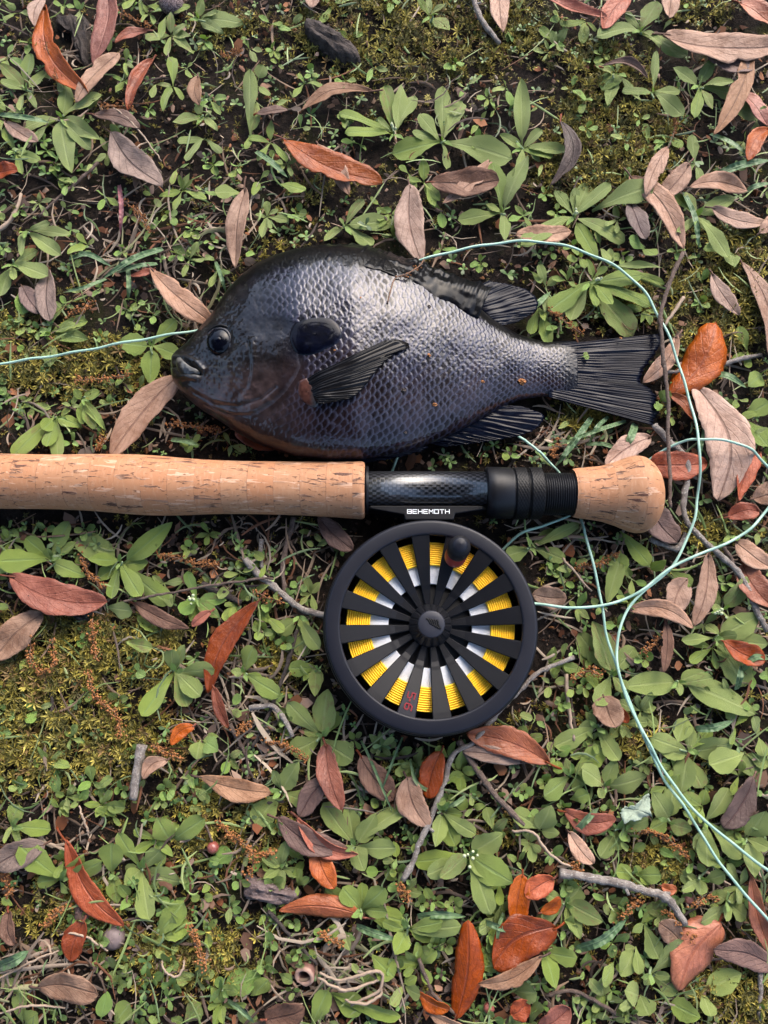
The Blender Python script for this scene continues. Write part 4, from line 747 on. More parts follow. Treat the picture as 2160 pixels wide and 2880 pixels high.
# ------------------------------------------------------------------ dead leaves: stalk x y, tip x y, width, colour, sideways bend, curl (1659 x 2212 frame) | label
DEAD = """
95 8 190 200 60 orange .14 .5|long orange leaf with glossy ridged blade pointing at the black bark flake
226 -34 201 142 58 red -.1 .3|broad salmon red leaf beside the black bark flake, its tip on a tan leaf
258 116 164 222 46 tan .05 .2|tan leaf under the tip of the broad salmon red leaf
331 132 277 242 34 rust .06 .9|rolled rust brown leaf standing over the dark hole in the soil
322 66 248 92 30 rust .1 .4|shaded rust leaf behind a bright clover sprig
240 285 352 402 74 grey .08 .5|crumpled grey tan leaf with a frayed tip and pale edges
313 342 292 406 28 tan 0 .3|small torn tan scrap lying on the crumpled grey leaf
428 164 431 227 34 tan .1 .3|small pale tan leaf with a nibbled side among clover
530 405 508 578 48 tan .03 .3|spotted brown leaf with its tip behind the fish's back
10 262 82 306 34 pale .05 .2|pink leaf mostly hidden under a big green rosette
200 246 302 276 42 brown -.05 .2|dull brown leaf lying under a single round green leaf
-12 372 38 368 42 rust 0 .4|dark red leaf tip at the root of a pale green leaf
96 -6 74 57 30 pale .1 .2|pale tan leaf with a rounded tip beside the long orange leaf
805 196 650 240 46 tan .16 .35|reddish tan leaf with a long stalk below the charred log
613 302 826 394 72 orange .1 .3|large orange leaf partly covered by a smaller pale leaf
686 312 754 421 42 pale -.05 .3|pale leaf lying across the large orange leaf
886 398 910 566 66 pale .07 .2|pink grey leaf with a dark torn spot, touching the fish's back fin
930 394 1078 390 66 brown .06 .4|broad brown leaf under a slanting pale leaf
1062 344 956 440 38 pale -.08 .2|slanting pale leaf lying over the broad brown leaf
676 -42 676 18 44 pale 0 .2|pale pink leaf tip above the charred log
1081 -42 1086 68 48 pale .04 .2|pale pink leaf beside the grey twig in the gold moss
553 246 622 238 28 brown 0 .2|flat grey brown leaf scrap near the reddish tan leaf
1163 -12 1310 40 36 red .1 .8|rolled orange red leaf touching a torn salmon leaf
1356 -8 1302 62 50 red .04 .3|torn salmon leaf with a ragged tip
1456 -36 1446 38 44 pale .03 .2|pale leaf tip above a green rosette in the moss
1433 75 1692 92 80 pale .12 .25|very wide pinkish grey leaf with a strong dark midrib
1530 108 1626 152 60 mauve .05 .2|mauve leaf under the very wide pinkish leaf
1596 4 1684 56 56 orange .05 .6|curled orange leaf behind the very wide pinkish leaf
1298 146 1398 172 22 brown -.2 .8|narrow curled brown leaf edge arching over the moss
1621 118 1542 292 46 tan -.05 .3|long tan leaf lying beside a green rosette with drooping leaves
1608 198 1662 272 42 red .05 .4|reddish brown leaf crossing behind the long tan leaf
1662 276 1616 347 40 orange .1 .7|curled orange leaf at the tip of the long tan leaf
1212 262 1188 402 38 dark -.22 .5|dark grey brown leaf standing on edge in the moss
1442 318 1394 422 36 pale .04 .2|narrow pale leaf, upper of three crossing below the gold moss
1490 354 1414 438 46 pale -.05 .2|purplish pale leaf crossed by two other pale leaves
1359 380 1477 538 52 pale -.08 .3|long pale leaf with an orange rim crossing under a green blade
1363 440 1396 516 46 mauve .05 .3|mauve leaf tucked under the long pale leaf with orange rim
1489 404 1614 413 46 pale -.12 .35|pointed pale leaf next to a long grass blade
1538 448 1658 482 42 pale .14 .3|pale mauve leaf below the pointed leaf and grass blade
1114 508 1234 500 46 tan .05 .2|pinkish leaf mostly covered by a broad mottled green leaf
1640 504 1690 456 32 pale .05 .2|small pale leaf tip beside the gold moss
324 580 464 702 54 pale .05 .3|pinkish tan leaf whose tip goes under the fish's forehead
104 582 108 694 48 grey .04 .3|grey brown leaf above the mint line, left of the fish
48 618 88 678 38 mauve .05 .3|small purplish leaf behind a serrated green leaf
387 812 238 988 66 pale .04 .35|large blotched pale and rust leaf from the fish's mouth to the cork grip
282 596 336 582 16 red .05 .3|thin reddish leaf sliver at the stalk of the pinkish tan leaf
1450 856 1545 697 88 orange .10 -.6|fat puckered orange leaf right of the fish's tail
1446 850 1500 908 30 orange -.1 .7|rolled orange leaf below the fat puckered one
1504 834 1552 1082 92 pale -.16 .3|largest pale pink leaf with branching dark veins, crossed by the mint line
1604 568 1666 797 50 pale -.10 .3|long narrow pale leaf curving down over the gold moss
1537 590 1597 680 38 pale .08 .3|small pale leaf with its edge in gold moss
1463 724 1389 826 36 pale -.1 .4|small pale leaf with orange tip in the notch of the fish's tail
1406 944 1308 1006 48 pale .05 .3|pinkish leaf just above the cork butt
1402 1004 1528 1000 62 red .04 .3|dark salmon leaf behind the cork butt, under two twigs
1638 974 1596 1082 40 red .08 .4|narrow red leaf right of the largest pale leaf
1626 1078 1690 1052 52 pale .05 .3|pink leaf with dark veins under the line's outer loop
20 1243 232 1300 68 red .12 .35|big salmon orange leaf with a chewed dark end near the cork grip
92 1324 -14 1424 62 tan .05 .3|broad tan leaf below the big salmon leaf
289 1302 408 1357 32 brown .04 .2|straight brown leaf strip under a long reddish stem
557 1298 449 1497 50 rust .10 .35|long narrow rust orange leaf left of the reel
462 1484 493 1572 22 rust .04 .5|slim rust leaf hanging from the tip of the long narrow one
419 1568 368 1608 26 orange .15 .3|short orange leaf scrap on brown catkins
456 1320 414 1352 20 red .05 .3|small dusky red leaf behind a five leaved sprig
362 1642 308 1682 30 pale .2 .7|small curled pink leaf beside the cut twig stub
688 1116 762 1188 42 mauve .05 .25|dusky purple leaf between the cork grip and the reel rim
1394 1088 1462 1172 62 mauve .05 .3|mauve pink leaf sticking out below the cork butt
1150 1284 1224 1292 46 tan .05 .3|veined tan leaf touching the right rim of the reel
1358 1316 1498 1356 36 pale -.16 .3|wavy pale leaf lying level below the line crossing
1484 1250 1450 1326 50 pale .06 .25|oval pale leaf above the wavy pale leaf
1531 1194 1500 1352 38 pale -.05 .25|long upright pale leaf beside the grey branch
1590 1170 1668 1226 46 pale .06 .25|pale oval leaf under the outer loop of line, right of the branch
1605 1218 1674 1312 56 orange .12 .5|bright orange folded leaf right of the grey branch
1572 1118 1640 1104 38 red -.1 .4|red brown leaf cupped inside the line's outer loop
1438 1344 1434 1452 24 brown -.04 .5|narrow dark brown leaf hanging below the wavy pale leaf
1562 1386 1652 1428 46 rust .08 .6|glossy rust leaf half hidden behind a rosette near the fork of line
1303 1504 1330 1572 56 tan .05 .3|yellowing leaf with a burnt spot beside the doubled line
1336 1524 1356 1562 22 red .1 .6|tiny curled crimson leaf touching the doubled line
143 1814 268 2000 44 red .10 .4|long red leaf crossed by small green leaves, its tip at a round nut
181 1988 150 2076 42 red .05 .4|broken red leaf end beneath a pale straw
98 1824 -14 1872 50 grey .05 .3|dull grey leaf under a pale green rosette
82 2132 212 2148 48 tan -.08 .3|solitary tan leaf with a ragged end on bare moss
18 1968 30 2042 30 brown .1 .5|crumpled brown leaf near a curved catkin
430 1677 588 1712 42 tan .05 .3|narrow pinkish brown leaf with a broken end, above the red berry
703 1606 737 1750 44 rust .06 .45|upright rust brown leaf below the reel, among big green leaves
778 1633 852 1728 50 brown .05 .3|dull dark brown leaf under a thin green stem
879 1679 924 1786 52 pale .10 .25|oval pink leaf touching the thin forked twig
952 1623 922 1724 46 rust .05 .4|deep red brown leaf behind the thin forked twig
642 1766 774 1844 34 red .14 .9|rolled shiny red leaf lying on a pale leaf
600 1766 752 1834 46 mauve .12 .3|mauve pale leaf beneath the rolled shiny red leaf
683 1826 722 1920 42 orange .08 .3|flat light orange leaf with a torn side below the rolled red leaf
708 1680 646 1764 42 mauve .05 .3|mauve leaf behind the upright rust leaf
785 1980 603 1967 40 orange .10 -.5|cigar shaped orange leaf next to the bark chip
985 2202 1011 1988 52 rust .06 -.4|tall dark rust leaf pointing up from the lower edge
904 2143 972 2180 28 orange .1 .5|small orange leaf at the foot of the tall dark rust leaf
1128 1888 1116 2018 42 orange .05 .5|narrow orange leaf standing above the big dark orange leaf
1202 2003 1066 2092 76 rust .16 .3|big dark orange leaf overlapping a dry tan leaf
1172 2064 1034 2126 30 tan -.1 .4|dry tan leaf beneath the big dark orange leaf
1188 1648 1008 1584 56 orange .06 .4|glossy orange leaf just below the reel beside the twig fork
1132 1648 1000 1624 32 pale .05 .3|pale leaf edge under the glossy orange leaf below the reel
1218 1752 1330 1770 40 red .14 .35|dark red leaf with a long stalk near the pale lichen flake
1229 1797 1282 1866 32 pale .06 .25|small pink leaf beside the curled pale straw
1626 1678 1562 1788 46 mauve -.06 .3|mauve leaf right of the doubled line, under a rosette
1555 1992 1462 2138 76 orange .10 -.5|plump orange leaf with a blackened stalk, next to a mauve leaf
1668 2086 1542 2052 46 mauve .08 .25|mauve brown leaf at the stalk of the plump orange leaf
1622 1890 1670 2066 32 orange .06 .6|narrow bright orange leaf touching the mint line
1197 1898 1134 1936 40 red .05 .4|short red leaf behind the pale grey twig's end
1168 1972 1209 1938 22 orange .1 .4|little orange leaf under a rosette of small leaves
1428 1914 1462 1922 20 orange .1 .4|tiny orange scrap just above the pale grey twig
1472 2036 1424 1994 42 tan .05 .2|flat tan leaf between catkins below the pale grey twig
1104 2194 1142 2164 36 red .05 .4|crinkled red leaf beside a knotted straw
1162 2220 1232 2178 42 red .06 .4|dark red leaf under a grass tuft on the lower edge
572 2204 658 2178 52 brown .05 .3|brown red leaf behind an upright rounded green leaf
928 2190 1004 2216 18 tan .05 .5|thin tan leaf edge at the base of the tall dark rust leaf
508 930 600 968 36 rust .05 .3|rust leaf trapped beneath the fish's belly
"""
dead_rows = []
for ln_ in DEAD.strip().splitlines():
    a, lab = ln_.split('|'); t = a.split(); dead_rows.append(([float(x) for x in t[:5]], t[5], float(t[6]), float(t[7]), lab))
def leaf_grid(L, W, bend, curl, arch, seed, nu=27, nv=9, tipsharp=1.0, wavy=.03, ragged=0.0, base=.06):
    r = np.random.default_rng(seed); u = np.linspace(0, 1, nu); v = np.linspace(-1, 1, nv)
    pk = r.uniform(.42, .56)
    wd = np.sin(np.pi*u**(math.log(.5)/math.log(pk)))**(r.uniform(.52, .72) if W/L < .38 else r.uniform(.44, .54))*W*.5; wd = np.maximum(wd, .0002)
    U, Vv = np.meshgrid(u, v, indexing='ij')
    asym = 1+.08*np.sin(U*5+r.uniform(0, 6))*np.sign(Vv)
    edge = 1+wavy*np.sin(U*r.uniform(14, 26)+r.uniform(0, 6)+Vv*2)*np.abs(Vv)+ragged*(r.random((nu, nv))-.5)*np.abs(Vv)
    if ragged and W/L < .34 and r.random() < .35:
        for _ in range(int(r.integers(1, 3))): edge = edge*(1-r.uniform(.15, .42)*np.exp(-((U-r.uniform(.2, .95))/r.uniform(.025, .06))**2)*(Vv*r.choice([-1, 1]) > .3))
    X = U*L; Y = Vv*wd[:, None]*asym*edge*(1-.16*min(1, abs(curl))*Vv**2); yb = bend*L*np.sin(np.pi*U)
    tw = r.normal(0, .18)
    Z = curl*W*.38*(Vv**2)*(wd[:, None]/(W*.5))+arch*L*np.sin(np.pi*U)+wavy*1.3*W*np.sin(U*r.uniform(9, 15)+Vv*1.7+r.uniform(0, 6))*np.abs(Vv)+tw*Y*(U-.5)*2
    Z += W*.05*np.sin(U*7+r.uniform(0, 6))*(1-np.abs(Vv)) - .03*W*np.exp(-(Vv/.18)**2)*np.sign(curl)
    V = np.stack([X, Y+yb, Z], -1).reshape(-1, 3); uv = np.stack([U, Vv*.5+.5], -1).reshape(-1, 2)
    return V, gridF(nu, nv), uv
def frame_mw(a, b, roll=0.0):
    a = Vector([float(c) for c in a]); b = Vector([float(c) for c in b]); x = (b-a).normalized(); y = Vector((0, 0, 1)).cross(x).normalized(); z = x.cross(y)
    m = Matrix((x, y, z)).transposed().to_4x4() @ Matrix.Rotation(roll, 4, 'X'); m.translation = a; return m
DEADSEG = []
for i, (q, mk, bend, curl, lab) in enumerate(dead_rows):
    r = np.random.default_rng(1000+i); x0, y0, x1, y1, w = q
    zb, zt = r.uniform(.0065, .0095), r.uniform(.0075, .0125)
    a = PD(x0, y0, zb); b = PD(x1, y1, zt); L = float(np.linalg.norm(b-a)); W = w*S*.000195
    V, F, uv = leaf_grid(L, W, -bend if True else bend, curl*.8, r.uniform(.01, .05), i, ragged=.08)
    if curl > .7: V[:, 2] += .0012
    me = mesh_np('dead_leaf', V, F, [M[mk]], True, uv); o = obj('dead_leaf', me, None, frame_mw(a, b, r.normal(0, .12)))
    md = o.modifiers.new('thickness', 'SOLIDIFY'); md.thickness = .00028; md.offset = 0
    tag(o, lab, 'dead leaf', 'dead leaves strewn on the ground')
    # stalk
    sl = L*r.uniform(.07, .16); t = np.linspace(0, 1, 6); pth = np.stack([L*.06-t*(sl+L*.06), .12*sl*np.sin(t*2)*r.choice([-1, 1]), .0002-.0010*t*t+.0*t], -1)
    v, f, uv2 = tube(pth, np.linspace(.00042, .00058, 6), 6); c = bpy.data.objects.new('stalk', mesh_np('stalk', v, f, [M['brown'] if mk in ('pale', 'tan', 'grey', 'mauve') else M['rust']], True, uv2)); link(c, o)
    DEADSEG.append((x0, y0, x1, y1, w))
DS = np.array(DEADSEG)
def on_dead(x, y, k=.5):
    x = np.asarray(x, float); y = np.asarray(y, float); out = np.zeros(np.shape(x), bool)
    for x0, y0, x1, y1, w in DS:
        d = np.array([x1-x0, y1-y0]); t = np.clip(((x-x0)*d[0]+(y-y0)*d[1])/(d@d), .03, .97); out |= np.hypot(x-x0-t*d[0], y-y0-t*d[1]) < w*k*np.sin(np.pi*t)**.7
    return out
# ------------------------------------------------------------------ twigs
TW = [
 ([(1476,546),(1453,594),(1436,644),(1426,681),(1429,724),(1434,778),(1439,828),(1444,874),(1443,938),(1446,1004),(1448,1098)],10,'twigb',14,'long thin brown twig crossing behind the tip of the fish tail'),
 ([(1413,918),(1440,948),(1460,968),(1483,995),(1484,1038),(1476,1090),(1483,1125),(1500,1148),(1536,1182),(1573,1215),(1596,1238),(1620,1282),(1633,1318),(1660,1365)],15,'twig',9,'crooked lichen grey branch bending from the tail past the cork butt'),
 ([(1564,1182),(1578,1205),(1592,1236)],9,'twigb',9,'short brown side shoot on the crooked grey branch'),
 ([(530,1208),(560,1241),(590,1266),(630,1301),(660,1319),(704,1330),(760,1345)],16,'twig',7,'grey lichened twig running under the left rim of the reel'),
 ([(870,1902),(893,1859),(906,1822),(930,1769),(946,1725),(963,1682),(968,1655),(983,1625),(1020,1605),(1043,1579),(1080,1535),(1126,1488),(1150,1462),(1183,1442),(1240,1420)],12,'twig',9,'long thin forked twig passing under the lower right rim of the reel'),
 ([(990,1600),(1016,1642),(1053,1695),(1083,1732),(1132,1782)],14,'twigb',8,'smooth brown branch leaving the twig fork below the reel'),
 ([(635,1118),(622,1165),(613,1202),(610,1231),(613,1262),(615,1284)],12,'twigb',6,'knobbly upright twig just below the cork grip'),
 ([(565,1164),(563,1195),(565,1228)],10,'twig',5,'short grey twig stub beside the knobbly upright twig'),
 ([(642,1360),(628,1413),(605,1481),(590,1518),(570,1568),(545,1616)],9,'twigd',6,'straight dark grey twig slanting down left of the reel'),
 ([(540,1530),(570,1526),(592,1526),(615,1556),(632,1590)],13,'twig',8,'bent lichen covered twig crossing the straight dark twig'),
 ([(436,1262),(478,1282),(522,1302)],17,'twigd',5,'dark thick twig piece under a long reddish stem'),
 ([(267,1299),(360,1282),(460,1264),(553,1251),(592,1250)],6,'twigb',10,'long reddish stem lying over the left twigs'),
 ([(496,1564),(515,1600),(537,1644)],9,'twigb',5,'thin brown stem below the slim rust leaf'),
 ([(307,1608),(298,1655),(286,1728)],22,'twig',9,'cut grey twig stub with an orange end in the moss'),
 ([(1016,-40),(1030,20),(1046,52),(1078,92)],16,'twig',7,'pale grey twig poking into the gold moss'),
 ([(1209,1885),(1273,1896),(1339,1908),(1389,1923),(1436,1936),(1459,1963),(1480,1998)],18,'twig',10,'stout pale grey twig with a bent end'),
 ([(214,350),(175,386),(130,424),(82,468)],8,'twigb',7,'thin tan stem slanting away from the crumpled grey leaf'),
 ([(-8,500),(22,476),(38,446),(46,418)],10,'straw',7,'curved tan stem beside a pale green leaf'),
 ([(1404,1163),(1430,1176),(1460,1186),(1474,1170),(1482,1152)],13,'twig',6,'gnarled twig piece below the mauve pink leaf'),
 ([(1552,790),(1590,778),(1645,766)],12,'twig',6,'short grey twig right of the fat orange leaf'),
 ([(1436,803),(1455,803),(1474,800)],9,'twig',6,'stubby grey twig between tail tip and fat orange leaf'),
 ([(1643,2100),(1642,2150),(1638,2206)],10,'twig',7,'straight grey twig next to the mauve brown leaf'),
 ([(904,2070),(920,2110),(938,2150),(985,2192)],8,'twigb',6,'brown stem running to the base of the tall dark rust leaf'),
 ([(578,1966),(605,1998),(632,2027),(685,2084)],8,'twigd',6,'dark thin stem running to the hollow stem piece'),
 ([(1478,640),(1456,672),(1434,704)],9,'straw',8,'pale straw stem touching the long brown twig above the tail'),
 ([(1330,2190),(1290,2165),(1235,2140),(1180,2150)],8,'twigb',6,'knotted brown stem beside the crinkled red leaf'),
 ([(112,1560),(110,1500),(97,1470)],8,'twigd',5,'dark upright stem standing in the left moss'),
 ([(1150,640),(1130,680),(1158,600)],7,'twigb',4,'brown stem behind the soft back fin'),
 ([(1262,1130),(1215,1118),(1160,1096)],6,'straw',6,'pale dry stem under the threaded barrel'),
 ([(1215,1205),(1245,1240),(1278,1278)],6,'straw',8,'pointed dry straw between reel and falling line'),
 ([(1222,1455),(1228,1530),(1240,1600)],9,'straw',6,'long dry blade right of the lower reel rim'),
]
for i, (pts, w, mk, z, lab) in enumerate(TW):
    r = np.random.default_rng(300+i); p = np.array(pts, float); n = max(10, int(np.linalg.norm(np.diff(p, axis=0), axis=1).sum()/9)); c = smooth_curve(p, n)
    c += r.normal(0, .7, c.shape); path = PD(c[:, 0], c[:, 1], z*.001+.0008*np.sin(np.arange(n)*.5)*0); rad = w*S*.000165/2*np.linspace(1.0, .78, n)*(.88+.28*vnoise(np.arange(n)*1.0, np.full(n, i*3.1), .45, 6))
    for kx_ in r.integers(1, n-1, max(1, n//7)): rad[kx_] *= 1.22
    v, f, uv = tube(path, rad, 10, .16, i); org = [float(a) for a in path[n//2]]; org[2] = 0.0
    o = obj('twig', localise(mesh_np('twig', v, f, [M[mk]], True, uv), org)); o.location = org; tag(o, lab, 'twig', 'twigs and dry stems on the ground')
    if mk in ('twig', 'twigb') and n > 14:
        for kb in r.integers(3, n-3, 2):
            ang = r.uniform(0, 6.28); q = path[kb]; e = q+np.array([math.cos(ang), math.sin(ang), .3])*rad[kb]*2.3; vv_, ff_, uu_ = tube(np.linspace(q, e, 4), np.linspace(rad[kb]*.55, rad[kb]*.35, 4), 7, .1, i)
            part('bud_stub', mesh_np('bud_stub', vv_, ff_, [M[mk]], True, uu_), o, org)
# ------------------------------------------------------------------ charred log, bark chips, acorn cup, berry, nuts, hollow stem, lichen flake
def lump(name, outline, z0, z1, mat, lab, cat, seed, rough=.0012):
    r = np.random.default_rng(seed); p = smooth_curve(np.vstack([outline, outline[:1]]), 49)[:-1]; p = p+r.normal(0, 1.6, p.shape); c = p.mean(0); t = np.linspace(1, .04, 12); XY = c+(p-c)[:, None]*t[None, :, None]
    W = PD(XY[..., 0], XY[..., 1], .004); d = p-c; ax = d[np.argmax(np.hypot(d[:, 0], d[:, 1]))]; ax = ax/np.linalg.norm(ax); al = (XY-c)@ax; ac = (XY-c)@np.array([-ax[1], ax[0]])
    W[..., 2] = z0+(z1-z0)*(1-t[None]**9)**.6+rough*(vnoise(al, ac, .09, seed)-.5)*2*(t[None] < .98)+rough*2.6*(vnoise(al*.12, ac, .30, seed+1)-.5)*(t[None] < .98)
    sk = W[:, 0].copy(); sk[:, 2] = -.001; Vv = np.concatenate([sk[:, None], W], 1); nv = Vv.shape[1]
    uv = np.stack([np.concatenate([al[:, :1], al], 1)*.2, np.concatenate([ac[:, :1], ac], 1)/40], -1).reshape(-1, 2)
    org = [float(a) for a in PD(c[0], c[1], 0)]; o = obj(name, localise(mesh_np(name, Vv.reshape(-1, 3), gridF(48, nv, True)[:, ::-1].copy(), [mat], True, uv), org)); o.location = org; return tag(o, lab, cat)
lump('charred_log', [(655,52),(680,50),(740,85),(778,122),(776,140),(752,140),(700,110),(662,82)], .001, .010, M['twigd'], 'dark weathered log piece half sunk beside the gold moss', 'wood', 3, .0009)
lump('bark_chip', [(530,1892),(570,1900),(620,1918),(646,1930),(642,1948),(600,1952),(560,1945),(528,1938)], .001, .0085, bark('bark_mauve', (.10, .07, .066), (.16, .12, .115), (.22, .18, .17)), 'mauve grey bark chip beside the cigar shaped orange leaf', 'bark', 5)
lump('bark_flake', [(118,28),(160,30),(192,46),(186,140),(170,120),(150,62),(122,52)], .001, .005, M['twigd'], 'black bark flake between the long orange leaf and the salmon leaf', 'bark', 6)
lump('bark_flake', [(150,1320),(185,1312),(197,1330),(180,1342),(158,1336)], .002, .006, M['twigd'], 'dark bark flake at the chewed end of the big salmon leaf', 'bark', 8)
def ball(name, x, y, rD, zc, mat, lab, cat, sx=1., sy=1., sz=1., seed=0, rough=.05, pat=None):
    th, a = np.meshgrid(np.linspace(.0, np.pi, 20), np.linspace(0, 2*np.pi, 32, endpoint=False), indexing='ij'); rr = rD*S*.000165
    q = 1+rough*(vnoise(a*3, th*3, 1.0, seed)-.5); 
    if pat is not None: q = q+pat(th, a)
    V = np.stack([np.sin(th)*np.cos(a)*sx*q, np.sin(th)*np.sin(a)*sy*q, np.cos(th)*sz*q], -1)*rr; org = [float(c) for c in PD(x, y, zc)]
    o = obj(name, mesh_np(name, V.reshape(-1, 3), gridF(20, 32, False, True), [mat], True)); o.location = org; return tag(o, lab, cat)
am = NT('acorn_cup'); uu, vv, ww = am.sep(am.co()); am.set(Base_Color=am.mix(am.ramp01(am.noise(am.co(), 1800, 3), .45, .6), (.055, .03, .034), (.26, .19, .18)), Roughness=.7); am.bump(am.noise(am.co(), 1500, 3), .8, .0008)
cup = ball('acorn_cup', 370, 6, 33, .0045, am.m, 'round scaly purple brown acorn cup on the moss', 'acorn', 1, 1, .75, 4, .05, lambda th, a: .07*np.sin(a*14+np.floor(th*9)*1.57)*np.sin(th*9)**2)
ball('berry', 460, 1831, 12.5, .0075, glossy('berry_red', (.20, .055, .04), .35, .5, .3), 'small red brown berry on a thin stem', 'berry', 1, 1, 1, 5)
bo = bpy.context.scene.objects['berry']; pth = PD(np.array([458, 448, 437]), np.array([1818, 1790, 1768]), np.array([.0085, .008, .006])); v, f, uv = tube(smooth_curve(pth, 8), .0005, 6); part('stem', mesh_np('stem', v, f, [M['twigb']], True, uv), bo, list(bo.location))
ball('nut', 246, 2026, 23, .004, plain('nut_shell', (.14, .105, .10), .6, .3), 'round dull brown nut in the moss at the red leaf tip', 'nut', 1, 1, .85, 6)
ball('nut', 180, 1965, 20, .0045, plain('nut_shell_b', (.16, .10, .085), .55, .3), 'lobed brown nut husk above the broken red leaf end', 'nut', .8, 1.25, .8, 7, .35)
ball('seed', 1487, 1941, 11, .004, plain('seed_red', (.20, .085, .07), .5, .4), 'round reddish seed beside the bent end of the pale grey twig', 'seed', 1, 1, .6, 8, .1)
ball('seed', 1056, 2178, 11, .004, plain('seed_rust', (.24, .07, .05), .5, .4), 'small rust red seed right of the tall dark rust leaf', 'seed', 1, 1, .9, 9, .2)
# hollow broken stem
hc = PD(662, 2098, .004); v, f = lathe([(.0030, -.003), (.0042, .0), (.0045, .003), (.0036, .0042), (.0026, .0032), (.0022, -.002), (.0003, -.002)], 28); v = v*(1+.12*(vnoise(v[:, 0], v[:, 1], 900, 3)-.5)[:, None])
hm = NT('hollow_stem'); hz_ = hm.sep(hm.co())[2]; hm.set(Base_Color=hm.mix(hm.ramp01(hz_, .0018, .0036), (.13, .06, .045), (.34, .21, .16)), Roughness=.7); hm.bump(hm.noise(hm.co(), 1500, 3), .6, .0005)
o = obj('hollow_stem', mesh_np('hollow_stem', v, f, [hm.m])); o.location = [float(c) for c in hc]; o.rotation_euler = (.25, -.35, .4); tag(o, 'broken hollow reddish stem piece with a dark opening', 'stem')
# lichen flake
r = np.random.default_rng(77); lp = np.array([(1338,1748),(1350,1742),(1372,1738),(1388,1720),(1400,1716),(1404,1735),(1400,1748),(1406,1758),(1392,1762),(1376,1772),(1358,1772),(1348,1778),(1342,1768)], float)
p = smooth_curve(np.vstack([lp, lp[:1]]), 57)[:-1]; p += r.normal(0, 1.4, p.shape); cen = p.mean(0); t = np.linspace(1, .05, 8); XY = cen+(p-cen)[:, None]*t[None, :, None]; W = PD(XY[..., 0], XY[..., 1], .0115); W[..., 2] += .0028*(vnoise(XY[..., 0], XY[..., 1], 1/14., 8)-.5)+.0012*t[None]
org = [float(c) for c in PD(cen[0], cen[1], 0)]; o = obj('lichen_flake', localise(mesh_np('lichen_flake', W.reshape(-1, 3), gridF(56, 8, True), [plain('lichen', (.25, .30, .23), .8, .2, 0, 1100, .4, .5)], True), org)); o.location = org; o.modifiers.new('thickness', 'SOLIDIFY').thickness = .0004; tag(o, 'ragged pale grey green lichen flake resting on leaves', 'lichen')
# curled dry grass bundle beside the hollow stem
for i, (pts, lab) in enumerate((([(690,2100),(730,2118),(770,2110),(808,2100),(822,2110),(815,2140),(790,2155),(760,2168)], 'pale dry blade curling in a loop beside the hollow stem'), ([(688,2112),(720,2130),(760,2138),(800,2125),(818,2118)], 'pale twisted straw lying inside the curled dry blade'), ([(745,2160),(790,2165),(820,2150),(825,2135)], 'short arched straw closing the loop of the curled blade'), ([(1106,1795),(1150,1803),(1170,1835),(1195,1862),(1230,1880)], 'pale twisted dry blade meeting the end of the stout pale grey twig'), ([(350,2075),(358,2100),(375,2110),(390,2095),(398,2072)], 'fine curled dry tendril on the lower moss'), ([(130,2020),(165,2018),(205,2035),(236,2055)], 'pale straw arching over the broken red leaf end'), ([(-5,2190),(60,2175),(133,2170)], 'straight pale straw below the solitary tan leaf'), ([(-5,2115),(60,2080),(132,2048)], 'long tan straw left of the broken red leaf end'), ([(170,1740),(175,1790),(182,1822)], 'thin pale stem curving down to the long red leaf'), ([(280,355),(295,310),(315,300)], 'bent thin straw lying on the crumpled grey leaf'), ([(245,232),(280,262),(345,338)], 'long pale straw slanting across the crumpled grey leaf'))):
    p = smooth_curve(np.array(pts, float), 26); path = PD(p[:, 0], p[:, 1], .008+.002*np.sin(np.linspace(0, 3, 26)))
    wz_ = .0006*np.random.default_rng(900+i).normal(0, 1, (26, 3)); path = path+np.cumsum(wz_, 0)*.35; v, f, uv = tube(path, (.00052 if i < 4 else .00038)*(1+.35*np.sin(np.linspace(0, 3.1, 26))), 7, .1, i); v2 = v.copy(); org = [float(a) for a in path[13]]; org[2] = 0
    o = obj('dry_straw', localise(mesh_np('dry_straw', v2, f, [M['straw']], True, uv), org)); o.location = org; tag(o, lab, 'straw', 'single dry straws')
